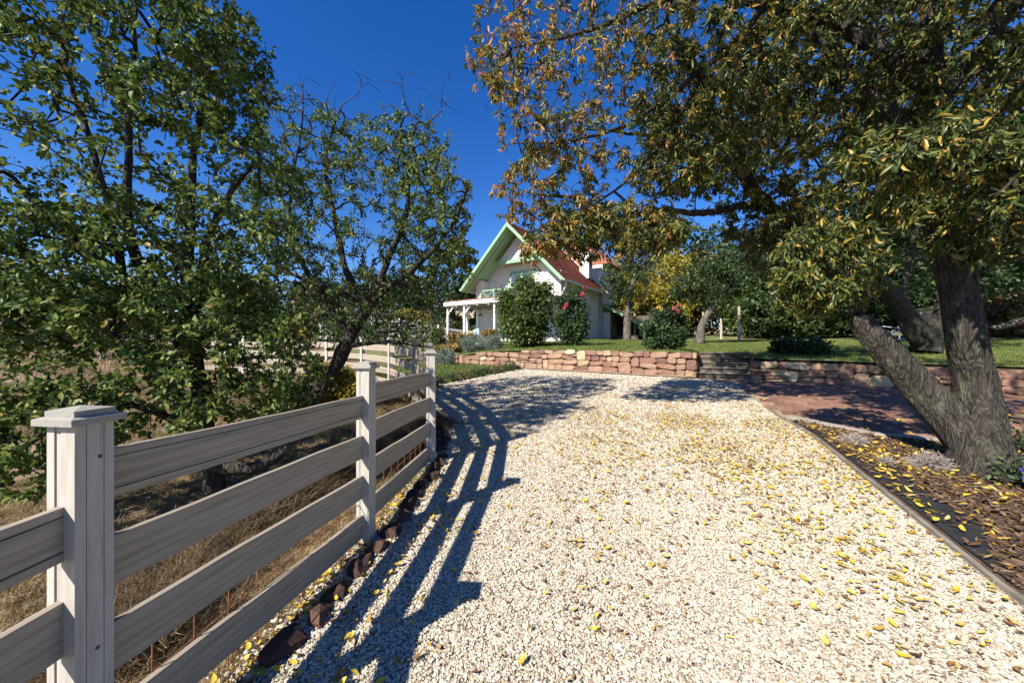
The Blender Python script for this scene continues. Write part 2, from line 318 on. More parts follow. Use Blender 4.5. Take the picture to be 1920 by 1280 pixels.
def stone_wall(x0, x1, label, rowh, lmean):
    root = empty('stone_wall', (x0, wall_y(x0), .05*wall_y(x0))); tag(root, label, 'stone wall')
    L = (x1-x0)/WK; rz = math.atan2(-.53, 1); root.rotation_euler = (0,0,rz)
    mb = MB(); ns = 40
    base = lambda s: .05*wall_y(x0+s*WK)-root.location.z; top = lambda s: float(ztop(x0+s*WK))-root.location.z
    v = []; f = []
    for i in range(ns+1):
        s_ = L*i/ns
        for y in (.035,.30):
            v += [(s_,y,base(s_)-.1),(s_,y,top(s_)-.05)]
    for i in range(ns):
        b = i*4; f += [(b,b+4,b+5,b+1),(b+1,b+5,b+7,b+3),(b+2,b+3,b+7,b+6)]
    f += [(0,1,3,2),(ns*4,ns*4+2,ns*4+3,ns*4+1)]
    mb.add(v, f).build('wall_core', M['mortar'], root)
    blocked = []; row = 0; z0 = 0
    while True:
        h = rowh*random.uniform(.85,1.2); s_ = random.uniform(-.1,0); anyp = False; nb = []
        while s_ < L:
            wl = lmean*random.uniform(.5,1.6); 
            hit = [b for b in blocked if b[0] < s_+wl and b[1] > s_]
            if hit:
                b = min(hit)
                if b[0]-s_ < .12: s_ = b[1]; continue
                wl = b[0]-s_
            if s_+wl > L: wl = L-s_
            if wl < .09: s_ += wl+.001; continue
            c = max(0, s_)+wl/2; c = s_+wl/2; rise = top(c)-base(c); hh = h
            if z0+.45*h > rise: s_ += wl; continue
            anyp = True
            if random.random() < .24 and z0+h*1.7 < rise and wl < .5: hh = h*1.8; nb.append((s_, s_+wl))
            hh = min(hh, rise-z0+random.uniform(.0,.05)); hh2 = hh-.012
            parts = [(s_, wl, z0, hh2)]
            if hh == h and random.random() < .12 and wl > .3: parts = [(s_, wl, z0, h*.5-.01), (s_, wl, z0+h*.5, h*.5-.012)]
            for (a, q, zz, ht) in parts:
                o = link('stone', stone_mesh(q*1.05, ht*1.09, .1), M['wall_stone'], root)
                o.location = (a+q/2, random.uniform(-.045,.025), base(c)+zz+ht/2+random.uniform(-.012,.012)); o.rotation_euler = (random.uniform(-.10,.10), random.uniform(-.14,.14), random.uniform(-.12,.12))
            s_ += wl
        blocked = nb; z0 += h; row += 1
        if not anyp or row > 9: break
    return root
stone_wall(-2.6, 5.74, 'sunlit red and tan dry stone retaining wall left of the steps', .175, .37)
stone_wall(7.04, 12.6, 'shaded brown stone retaining wall right of the steps behind the leaning tree', .175, .40)
st = empty('sleeper_steps', (5.76, wall_y(5.76), .05*wall_y(5.76)), math.atan2(-.53,1)); tag(st, 'dark wooden sleeper steps climbing through the gap in the stone wall', 'steps')
for i in range(5):
    m = MB().box(.02, 1.42, .0+i*.25, .26+i*.25, -.1+i*.152, .14+i*.152); sp_ = m.build('step', M['sleeper'], st); MB().box(.015,1.425,-.055+i*.25,.25+i*.25,.1405+i*.152,.165+i*.152-.013).build('tread', M['lit_tread_wood'], sp_)  # lighter tread planks put the lit step edges into the colour
MB().box(.0,1.44,.06,1.5,-.2,-.05).build('footing', M['mortar'], st)
for x in (-.02, 1.44):
    MB().prism([(x-.06,-.1),(x+.03,-.1),(x+.03,.72),(x-.06,.72)], .1, 1.45).build('side_cheek', M['mortar'], st)
st2 = empty('stone_steps', (-3.05, 15.9, .79), R(-10)); tag(st2, 'small pale stone steps between the ornamental grass and the lavender', 'steps')
for i in range(4): MB().box(-.5,.45,i*.32,i*.32+.42,-.1,.10+i*.12).build('step', M['concrete'], st2)

# edging boards between the gravel and the bed, kerb stones of the court
ed = empty('garden_edging', (2.81,2.05,.1)); tag(ed, 'pale concrete edging strip between gravel and the mulch bed', 'edging')
prev = None
for y in np.arange(-1.0, 6.5, .8):
    a = Vector((xr_gravel(y)+.01, y, .05*y-.02)); b = Vector((xr_gravel(y+.79)+.01, y+.79, .05*(y+.79)-.02))
    o = MB().bar(a-Vector((2.81,2.05,.1)), b-Vector((2.81,2.05,.1)), .032, .09).build('edging_board', M['edging'], ed)
kb = empty('court_kerb', (5.06,5.2,.26)); tag(kb, 'weathered concrete kerb stones edging the paved court beside the tree', 'kerb')
kx = [4.66,5.06,5.6,6.2,6.85,7.5,8.3,9.1]
for a, b in zip(kx[:-1], kx[1:]):
    ya, yb = court_front(a), court_front(b); o0 = Vector((5.06,5.2,.26)); d = Vector((b-a,yb-ya,0)).normalized()*.012
    MB().bar(Vector((a,ya,.05*ya-.015))-o0+d, Vector((b,yb,.05*yb-.015))-o0-d, .12, .15).build('kerb_stone', M['concrete'], kb)

# ------------------------------------------------------------------ wooden rail fence
fence = empty('rail_fence', (-1.31,1.125,.05)); tag(fence, 'pale painted wooden rail fence along the gravel drive turning left across the garden', 'fence')
FO = fence.location.copy()
posts = [(-1.33,-.45), (-1.31,1.125), (-1.05,2.66), (-.92,4.2), (-1.33,6.0), (-1.98,7.5), (-3.05,9.25), (-4.25,10.5), (-5.7,11.4), (-7.3,12.0), (-9.0,12.4), (-10.8,12.7), (-12.6,13.0)]
def heading(i):
    a = Vector(posts[max(i-1,0)]); b = Vector(posts[min(i+1,len(posts)-1)]); d = b-a; return math.atan2(d.y, d.x)
hd = [heading(i) for i in range(len(posts))]; hd[1] = R(90-7)
def zp(i): x, y = posts[i]; return .05*y if i < 6 else float(zground(x, y))
def post_mesh():
    m = MB(); h = .048
    for x0, x1 in ((-h,-.022), (-.0195,.021), (.0235,h)): m.box(x0, x1, -h, -.002, 0, 1.235)      # gravel-side planks with grooves between
    m.box(-h+.004, h-.004, -.0115, .021, 0, 1.23)                                                   # channel that takes the boards
    m.box(-h, h, .0225, h, 0, 1.235); m.box(-h+.003, h-.003, -h+.003, -.0125, 0, 1.23)
    return m.mesh('post')
pmesh = post_mesh(); pmesh.materials.append(M['post_wood'])
def cap_mesh():
    m = MB(); a = .069
    m.add([(-a,-a,0),(a,-a,0),(a,a,0),(-a,a,0),(-a,-a,.019),(a,-a,.019),(a,a,.019),(-a,a,.019),(-.054,-.054,.024),(.054,-.054,.024),(.054,.054,.024),(-.054,.054,.024)],
          [(3,2,1,0),(0,1,5,4),(1,2,6,5),(2,3,7,6),(3,0,4,7),(4,5,9,8),(5,6,10,9),(6,7,11,10),(7,4,8,11),(8,9,10,11)])
    b = .051
    m.add([(-b,-b,.022),(b,-b,.022),(b,b,.022),(-b,b,.022),(-b,-b,.041),(b,-b,.041),(b,b,.041),(-b,b,.041),(0,0,.052)], [(0,1,5,4),(1,2,6,5),(2,3,7,6),(3,0,4,7),(4,5,8),(5,6,8),(6,7,8),(7,4,8)])
    return m.mesh('cap')
cmesh = cap_mesh(); cmesh.materials.append(M['cap_wood'])
smesh = MB().tube([(0,-.0495,0),(0,-.0475,0)], .006, 8).mesh('screw'); smesh.materials.append(M['dark_metal'])
for i, (x, y) in enumerate(posts):
    o = link('post', pmesh, None, fence); o.location = Vector((x,y,zp(i)-.0))-FO; o.rotation_euler = (0,0,hd[i])
    c = link('cap', cmesh, None, o); c.location = (0,0,1.235)
    if i < 4:
        for sx, sz in ((.012,1.13),(.006,.55)): s_ = link('screw', smesh, None, o); s_.location = (sx,0,sz)
def board(i, k, grooved):
    a = Vector(posts[i]); b = Vector(posts[i+1]); d = (b-a); L = d.length; d.normalize(); n = Vector((d.y,-d.x))
    z1, z0 = {0:(1.05,1.055), 1:(1.19,1.172), 2:(1.254,1.236)}.get(i, (zp(i)+1.12,zp(i+1)+1.09)); zt = k*.28
    if i > 2: z1 = zp(i)+1.09; z0 = zp(i+1)+1.09
    st_ = 14; m = MB(); L0, L1 = .03, L-.03; v = []; T = .012
    prof = [(-T,0),(-T,.026),(-T+.008,.0265),(-T+.008,.0315),(-T,.032),(-T,.128),(-T+.008,.1285),(-T+.008,.1335),(-T,.134),(-T,.158),(T,.158),(T,0)] if grooved else [(-T,0),(-T,.158),(T,.158),(T,0)]
    n_ = len(prof)
    for q in range(st_+1):
        t = q/st_; s_ = L0+(L1-L0)*t; wob = .0022*math.sin(t*6+i*2+k*1.7)+.001*math.sin(t*19+k)
        for (yy, zz) in prof: v.append((s_-L/2, yy+wob*.6, zz-.158+wob*(1 if zz > .08 else .6)))
    f = [(q*n_+j, (q+1)*n_+j, (q+1)*n_+(j+1)%n_, q*n_+(j+1)%n_) for q in range(st_) for j in range(n_)]
    f += [tuple(range(n_)), tuple(range(st_*n_+n_-1, st_*n_-1, -1))]
    m.add(v, f); o = m.build('board', M['painted_wood'], fence)
    c = (a+b)/2+n*(-.006); o.location = Vector((c.x,c.y,(z1+z0)/2-zt))-FO; ang = math.atan2(d.y,d.x); sl_ = math.atan2(z0-z1, L)
    o.rotation_euler = (0,-sl_,ang); o.rotation_mode = 'XYZ'
for i in range(len(posts)-1):
    for k in range(4): board(i, k, k == 0)
for i in range(0, len(posts)-1):
    a = Vector(posts[i]); b = Vector(posts[i+1]); d = b-a; L = d.length; d.normalize(); n = Vector((-d.y,d.x))*.03; m = MB()
    za, zb = zp(i), zp(i+1); r_ = .003
    def pt(s_, z): p = a+d*s_+n; return Vector((p.x,p.y,za+(zb-za)*s_/L+z))-FO
    for s_ in np.arange(.06, L, .15): m.tube([pt(s_,.0), pt(s_+.004,.47)], r_, 4)
    for z in (.10,.27,.46): m.tube([pt(.02,z), pt(L/2,z+.012), pt(L-.02,z)], r_, 4)
    m.build('wire_mesh', M['rust'], fence)

# ------------------------------------------------------------------ scatter helper (ground cover only)
hidden = bpy.data.collections.new('scatter_sources')
def scatter(name, protos, pts, rots, scl, label=None, cat=None, parent=None):
    me = bpy.data.meshes.new(name); pts = np.asarray(pts, np.float32); n = len(pts); me.vertices.add(n); me.vertices.foreach_set('co', pts.ravel())
    a = me.attributes.new('rot', 'FLOAT_VECTOR', 'POINT'); a.data.foreach_set('vector', np.asarray(rots, np.float32).ravel())
    a = me.attributes.new('scl', 'FLOAT', 'POINT'); a.data.foreach_set('value', np.asarray(scl, np.float32))
    a = me.attributes.new('idx', 'INT', 'POINT'); a.data.foreach_set('value', rng.integers(0, len(protos), n).astype(np.int32))
    col = bpy.data.collections.new(name+'_source')
    for i, pm_ in enumerate(protos): col.objects.link(bpy.data.objects.new('source_%02d' % i, pm_))
    o = link(name, me, None, parent); tag(o, label, cat, kind='stuff')
    g = bpy.data.node_groups.new(name, 'GeometryNodeTree'); g.interface.new_socket('Geometry', in_out='INPUT', socket_type='NodeSocketGeometry'); g.interface.new_socket('Geometry', in_out='OUTPUT', socket_type='NodeSocketGeometry')
    gi = g.nodes.new('NodeGroupInput'); go = g.nodes.new('NodeGroupOutput'); ip = g.nodes.new('GeometryNodeInstanceOnPoints'); ci = g.nodes.new('GeometryNodeCollectionInfo')
    ci.inputs['Collection'].default_value = col; ci.inputs['Separate Children'].default_value = True; ci.inputs['Reset Children'].default_value = True
    def na(nm, typ): q = g.nodes.new('GeometryNodeInputNamedAttribute'); q.data_type = typ; q.inputs['Name'].default_value = nm; return q.outputs['Attribute']
    er = g.nodes.new('FunctionNodeEulerToRotation'); g.links.new(na('rot','FLOAT_VECTOR'), er.inputs[0])
    g.links.new(gi.outputs[0], ip.inputs['Points']); g.links.new(ci.outputs[0], ip.inputs['Instance']); ip.inputs['Pick Instance'].default_value = True
    g.links.new(na('idx','INT'), ip.inputs['Instance Index']); g.links.new(er.outputs[0], ip.inputs['Rotation']); g.links.new(na('scl','FLOAT'), ip.inputs['Scale']); g.links.new(ip.outputs[0], go.inputs[0])
    md = o.modifiers.new('scatter', 'NODES'); md.node_group = g; return o
import bmesh
def pebble(seed):
    rr = random.Random(seed); bm = bmesh.new(); bmesh.ops.create_icosphere(bm, subdivisions=1, radius=.5)
    sx, sy, sz = rr.uniform(.85,1.35), rr.uniform(.7,1), rr.uniform(.36,.6)
    for v in bm.verts: k_ = rr.uniform(.82,1.14); v.co = (v.co.x*sx*k_, v.co.y*sy*k_, v.co.z*sz*k_)
    me = bpy.data.meshes.new('pebble'); bm.to_mesh(me); bm.free(); me.materials.append(M['pebble']); return me
pebs = [pebble(i) for i in range(10)]
def in_view(x, y, m=1.08): return np.abs(x) < y*1.385*m+.2
def rand_area(n, x0, x1, y0, y1, f):
    x = rng.uniform(x0, x1, n); y = rng.uniform(y0, y1, n); k_ = f(x, y); return x[k_], y[k_]
ey = np.linspace(-4,14,200); el = np.array([edge(t) for t in ey]); er_ = np.array([xr_gravel(t) for t in ey])
on_gravel = lambda x, y: (x > np.interp(y, ey, el)-.05+rng.normal(0,.06,len(x))) & (x < np.interp(y, ey, er_)-.03) & in_view(x, y)
px_, py_, ps_ = [], [], []
for (y0, y1, dens, s_) in ((1.2,3.2,14000,.0122), (3.2,5.5,8500,.0145), (5.5,9,3000,.020), (9,13.8,700,.032)):
    n = int(dens*(y1-y0)*9); x, y = rand_area(n, -2.2, 6.8, y0, y1, on_gravel); px_.append(x); py_.append(y); ps_.append(s_*rng.lognormal(0,.32,len(x)))
px_, py_, ps_ = map(np.concatenate, (px_, py_, ps_))
scatter('gravel_pebbles', pebs, np.stack([px_, py_, .05*py_+.002+rng.uniform(0,.006,len(px_))], -1), rng.uniform(-.32,.32,(len(px_),3))+np.stack([0*px_,0*px_,rng.uniform(0,6.28,len(px_))], -1), ps_, 'cream white crushed stone covering the driveway', 'gravel')
def leaf_proto(mat, L=1, W=.36, curl=.25, fold=.08, seed=0):
    rr = random.Random(seed); v = []; f = []; n = 5
    for i in range(n+1):
        t = i/n; wv = W*math.sin(math.pi*min(1, t*.92+.06))**.8*.5; z = curl*(t-.5)**2*2*rr.uniform(.8,1.2)+rr.uniform(-.02,.02); bend = .12*math.sin(t*3+seed)
        v += [(bend-wv,(t-.5)*L,z+fold*wv*6),(bend,(t-.5)*L,z),(bend+wv,(t-.5)*L,z+fold*wv*6)]
    for i in range(n):
        b = i*3; f += [(b,b+1,b+4,b+3),(b+1,b+2,b+5,b+4)]
    m = MB().add(v, f).mesh('leaf', True); m.materials.append(mat); return m
fl = [leaf_proto(M['fallen'], 1, .38+.08*(i % 3), .08+.16*(i % 3), .03+.03*(i % 4), i) for i in range(7)]
def leafdens(x, y):                                           # thick under the overhanging crown, thin elsewhere
    d = .8*np.exp(-((x-2.6)/1.8)**2-((y-5.0)/1.8)**2)+.8*np.exp(-((x-3.2)/1.0)**2-((y-3.8)/1.6)**2)+.055+.12*np.exp(-((x+.6)/.35)**2)*(y < 5); d = d*(.55+.9*(np.sin(x*2.7+y*1.1)*np.sin(y*2.1-x*1.7) > .05)); return rng.uniform(0,1,len(x)) < d*np.where(y > 9.2, .15, 1)
x, y = rand_area(60000, -2, 7, 1.5, 12, lambda a, b: on_gravel(a, b)); k_ = leafdens(x, y); x, y = x[k_], y[k_]
order = np.argsort(y); near = order[:280]; far = order[280:]
xq, yq = rand_area(16000, -2, 7, 1.5, 10, lambda a, b: on_gravel(a, b) & (rng.uniform(0,1,len(a)) < .25+.75*(np.sin(a*3.1+b*1.3)*np.sin(b*2.3-a*1.1) > .1))); nq = len(xq)
crumb = leaf_proto(M['chip'], 1, .4, .3, .05, 3); crumb2 = leaf_proto(M['brown_crumb'], 1, .5, .6, .1, 5)
scatter('leaf_crumbs', [crumb, crumb2, crumb2], np.stack([xq, yq, .05*yq+.014], -1), rng.uniform(-.5,.5,(nq,3))+np.stack([0*xq,0*xq,rng.uniform(0,6.28,nq)], -1), rng.uniform(.010,.034,nq), 'brown crumbs of broken leaf and twig among the gravel', 'leaf litter')
n = len(far); scatter('leaf_litter', fl, np.stack([x[far], y[far], .05*y[far]+.026], -1), np.stack([rng.uniform(-.4,.4,n), rng.uniform(-.4,.4,n), rng.uniform(0,6.28,n)], -1), rng.uniform(.02,.056,n), 'yellow fallen leaves strewn thickly over the gravel under the overhanging tree', 'leaf litter')
for i in near:
    o = link('fallen_leaf', random.choice(fl)); o.location = (x[i], y[i], .05*y[i]+.026); o.rotation_euler = (random.uniform(-.4,.4), random.uniform(-.4,.4), random.uniform(0,6.28)); s_ = random.uniform(.024,.056); o.scale = (s_,)*3
    tag(o, 'single fallen leaf lying on the near gravel', 'leaf', 'fallen leaves on the near gravel')
t = rng.uniform(1.3,6,700); xx = np.interp(t, ey, el)+rng.normal(-.02,.09,700)
scatter('fence_litter', fl, np.stack([xx, t, .05*t+.012], -1), rng.uniform(-.6,.6,(700,3))+np.stack([0*t,0*t,rng.uniform(0,6.28,700)], -1), rng.uniform(.025,.06,700), 'fallen leaves gathered along the foot of the fence', 'leaf litter')
# leaves and bark chips in the bed and on the court
bl = np.array([bed_left(t) for t in ey])
on_bed = lambda x, y: (x > np.interp(y, ey, bl)+.05) & (y < np.interp(x, [4.6,5.06,6.2,7.5,12,18], [6.4,5.2,4.72,4.3,2.9,1.5])-.08) & in_view(x, y)
x, y = rand_area(9000, 2.5, 8, 1.3, 6, on_bed); k_ = rng.uniform(0,1,len(x)) < .22+.6*np.exp(-((x-4.2)/.8)**2-((y-4.2)/1.2)**2); x, y = x[k_], y[k_]; n = len(x)
scatter('bed_leaves', fl, np.stack([x, y, .05*y+.035+rng.uniform(0,.02,n)], -1), np.stack([rng.uniform(-.6,.6,n), rng.uniform(-.6,.6,n), rng.uniform(0,6.28,n)], -1), rng.uniform(.035,.075,n), 'yellow fallen leaves on the dark mulch around the tree', 'leaf litter')
chips = [MB().box(-.5,.5,-.12,.12,-.04,.04).mesh('chip') for _ in range(2)]+[MB().add([(-.5,-.1,0),(.5,-.05,.05),(.45,.1,.02),(-.4,.12,.06),(0,0,.12)],[(0,1,4),(1,2,4),(2,3,4),(3,0,4)]).mesh('chip')]
for c_ in chips: c_.materials.append(M['chip'])
x, y = rand_area(40000, 2.5, 8.5, 1.0, 6, on_bed); k_ = (x > np.interp(y, ey, bl)+.26+.16*np.sin(y*2.3)+.1*np.sin(y*5.1)-.3*np.maximum(0,y-4.8)) | (rng.uniform(0,1,len(x)) < .12); x, y = x[k_], y[k_]; n = len(x)
scatter('bark_mulch', chips, np.stack([x, y, .05*y+.015+rng.uniform(0,.03,n)], -1), rng.uniform(-.5,.5,(n,3))+np.stack([0*x,0*x,rng.uniform(0,6.28,n)], -1), rng.uniform(.02,.08,n), 'dark brown bark mulch and dry stalks in the bed beside the drive', 'mulch')
x, y = rand_area(2600, 4.5, 11, 4.5, 10.5, lambda a, b: (b > np.interp(a, [4.6,5.06,6.2,7.5,12], [6.4,5.2,4.72,4.3,2.9])) & (b < 14.2-.53*a) & (a > np.interp(b, [5,6.4,10.06], [4.9,4.7,6.2]))); k_ = rng.uniform(0,1,len(x)) < .08+.5*np.exp(-((y-5.3)/.8)**2); x, y = x[k_], y[k_]; n = len(x)
scatter('court_leaves', fl, np.stack([x, y, .05*y+.032], -1), np.stack([rng.uniform(-.4,.4,n), rng.uniform(-.4,.4,n), rng.uniform(0,6.28,n)], -1), rng.uniform(.05,.09,n), 'yellow fallen leaves scattered on the terracotta paving', 'leaf litter')
# grass
def tuft(mat, nb, hgt, spread, wdt, lean, seed):
    rr = random.Random(seed); m = MB()
    for _ in range(nb):
        a = rr.uniform(0,6.28); r0 = spread*math.sqrt(rr.random()); bx, by = r0*math.cos(rr.uniform(0,6.28)), r0*math.sin(rr.uniform(0,6.28)); h = hgt*rr.uniform(.5,1.1); ln = lean*rr.uniform(.2,1.2); ca, sa = math.cos(a), math.sin(a); w2 = wdt/2
        p = lambda s_, off: (bx+ca*ln*s_*s_*h-sa*off, by+sa*ln*s_*s_*h+ca*off, h*s_*(1-.25*ln*s_ if ln < 2 else 1/(1+ln*s_*.5)))
        m.add([p(0,-w2),p(0,w2),p(.55,w2*.8),p(.55,-w2*.8),p(1,0)], [(0,1,2,3),(3,2,4)])
    me = m.mesh('tuft'); me.materials.append(mat); return me
gt = [tuft(M['grass_blade'], 16, .06, .07, .006, .7, i) for i in range(6)]
x, y = rand_area(90000, -4, 26, 8, 30, lambda a, b: (b > wall_y(a)+.15) & (b < wall_y(a)+17) & in_view(a, b) & ~((a > 5.7) & (a < 7.1) & (b < wall_y(a)+1.5)) & (rng.uniform(0,1,len(a)) < np.clip(1.3-(b-wall_y(a))*.06, .25, 1)))
k_ = np.sin(x*2.1+y)*np.sin(y*1.7-x*.6)+rng.normal(0,.5,len(x))+np.clip((y-wall_y(x)-.9)*1.2,-1.2,.6) > -.3; x, y = x[k_][:26000], y[k_][:26000]; n = len(x)
scatter('lawn_grass', gt, np.stack([x, y, zlawn(x, y)-.005], -1), np.stack([rng.uniform(-.2,.2,n), rng.uniform(-.2,.2,n), rng.uniform(0,6.28,n)], -1), rng.uniform(.8,1.7,n), 'mown green grass of the terrace lawn above the stone wall', 'grass')
slx = np.array([strip_left(t) for t in ey])
x, y = rand_area(14000, -5.5, 1, 6.3, 15.2, lambda a, b: (a > np.interp(b, ey, slx)) & (a < np.where(b < 14, np.interp(b, ey, el)-.14, (14.1-b)/.53))); n = len(x)
scatter('strip_grass', gt, np.stack([x, y, .05*y+.02], -1), np.stack([rng.uniform(-.2,.2,n), rng.uniform(-.2,.2,n), rng.uniform(0,6.28,n)], -1), rng.uniform(1,2.2,n), 'bright green grass strip between the fence corner and the wall', 'grass')
dt = [tuft(M['dry_blade'], 14, .10, .06, .005, 1.1+.4*(i % 3), 20+i) for i in range(7)]
left_of = lambda a, b: (a < np.interp(b, ey, el)+.02+rng.normal(0,.04,len(a))) & in_view(a, b, 1.15)
xa, ya = rand_area(15000, -5, -.9, .5, 5, left_of); xb, yb = rand_area(16000, -14, -1, 5, 11.5, lambda a, b: left_of(a, b) & (a < np.interp(b, ey, slx)+.3)); xc, yc = rand_area(16000, -45, -4, 11.5, 60, lambda a, b: in_view(a, b))
x = np.concatenate([xa,xb,xc]); y = np.concatenate([ya,yb,yc]); n = len(x); s_ = np.concatenate([rng.uniform(.35,.8,len(xa)), rng.uniform(.8,1.6,len(xb)), rng.uniform(1.5,3.4,len(xc))])
scatter('dry_grass', dt, np.stack([x, y, zground(x, y)-.035], -1), np.stack([rng.uniform(-.6,.6,n), rng.uniform(-.6,.6,n), rng.uniform(0,6.28,n)], -1), s_, 'straw coloured dry grass over the field beyond the fence', 'dry grass')
hay = [tuft(M['dark_hay'], 18, .16, .08, .006, 2.6, 40+i) for i in range(5)]
t = rng.uniform(0,1,4200); x = -1.75+(-1.45+1.75)*t+rng.normal(0,.17,4200)-.25*np.sin(t*5); y = 1.6+4.4*t; x = x-.15*(y < 3); hh = .14*np.exp(-((x-(-1.75+.3*t-.25*np.sin(t*5)))/.2)**2)
scatter('hay_swath', hay, np.stack([x, y, zground(x, y)-.03+hh*rng.uniform(.2,1,4200)], -1), rng.uniform(-1,1,(4200,3))*np.array([.8,.8,3.1]), rng.uniform(.35,.75,4200), 'dark brown swath of raked dead grass lying behind the fence', 'hay')

# rocks that edge the gravel under the fence
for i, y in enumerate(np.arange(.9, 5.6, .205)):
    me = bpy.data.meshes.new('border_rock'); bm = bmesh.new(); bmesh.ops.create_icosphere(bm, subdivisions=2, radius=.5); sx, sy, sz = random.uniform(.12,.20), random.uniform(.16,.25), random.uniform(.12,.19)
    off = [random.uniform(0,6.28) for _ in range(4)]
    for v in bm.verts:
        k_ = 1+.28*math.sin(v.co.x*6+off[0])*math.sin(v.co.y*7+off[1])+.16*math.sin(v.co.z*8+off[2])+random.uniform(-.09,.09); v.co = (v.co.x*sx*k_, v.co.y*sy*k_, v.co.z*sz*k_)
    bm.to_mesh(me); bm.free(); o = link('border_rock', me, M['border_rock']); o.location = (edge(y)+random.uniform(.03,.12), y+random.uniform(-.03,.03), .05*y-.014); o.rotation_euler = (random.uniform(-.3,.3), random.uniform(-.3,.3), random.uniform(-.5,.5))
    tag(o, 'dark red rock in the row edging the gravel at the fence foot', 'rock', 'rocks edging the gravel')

# ------------------------------------------------------------------ trees
LT = {'ovate': [(0,0),(.5,.3),(.42,.65),(0,1)], 'lance': [(0,0),(.5,.35),(.36,.7),(0,1)]}
def leaf_mesh(name, pos, dirs, nrm, L, W, rnd, droop=.15):
    n = len(pos); d = dirs/np.linalg.norm(dirs, axis=1)[:,None]; x_ = np.cross(d, nrm); x_ /= np.linalg.norm(x_, axis=1)[:,None]+1e-9; z_ = np.cross(x_, d)
    tpl = np.array([(0,0,0),(-.5,.32,.10),(0,.36,-.02),(.5,.32,.10),(-.38,.68,.04),(0,.70,-.05),(.38,.68,.04),(0,1,-droop)])
    V = pos[:,None,:]+tpl[None,:,0,None]*x_[:,None,:]*W[:,None,None]+tpl[None,:,1,None]*d[:,None,:]*L[:,None,None]+tpl[None,:,2,None]*z_[:,None,:]*L[:,None,None]
    F = np.array([(0,2,1),(0,3,2),(1,2,4),(2,5,4),(2,3,5),(3,6,5),(4,5,7),(5,6,7)])
    Fa = (F[None]+np.arange(n)[:,None,None]*8).reshape(-1,3)
    return np_mesh(name, V.reshape(-1,3), Fa, {'rnd': np.repeat(rnd, 8)}, True)
def card_mesh(name, pos, dirs, nrm, L, W, rnd):                # two-triangle folded leaves for things far away
    n = len(pos); d = dirs/np.linalg.norm(dirs, axis=1)[:,None]; x_ = np.cross(d, nrm); x_ /= np.linalg.norm(x_, axis=1)[:,None]+1e-9; z_ = np.cross(x_, d)
    tpl = np.array([(0,0,0),(-.5,.45,.1),(.5,.45,.1),(0,1,0)])
    V = pos[:,None,:]+tpl[None,:,0,None]*x_[:,None,:]*W[:,None,None]+tpl[None,:,1,None]*d[:,None,:]*L[:,None,None]+tpl[None,:,2,None]*z_[:,None,:]*L[:,None,None]
    F = np.array([(0,2,1),(1,2,3)]); Fa = (F[None]+np.arange(n)[:,None,None]*4).reshape(-1,3)
    return np_mesh(name, V.reshape(-1,3), Fa, {'rnd': np.repeat(rnd, 4)})
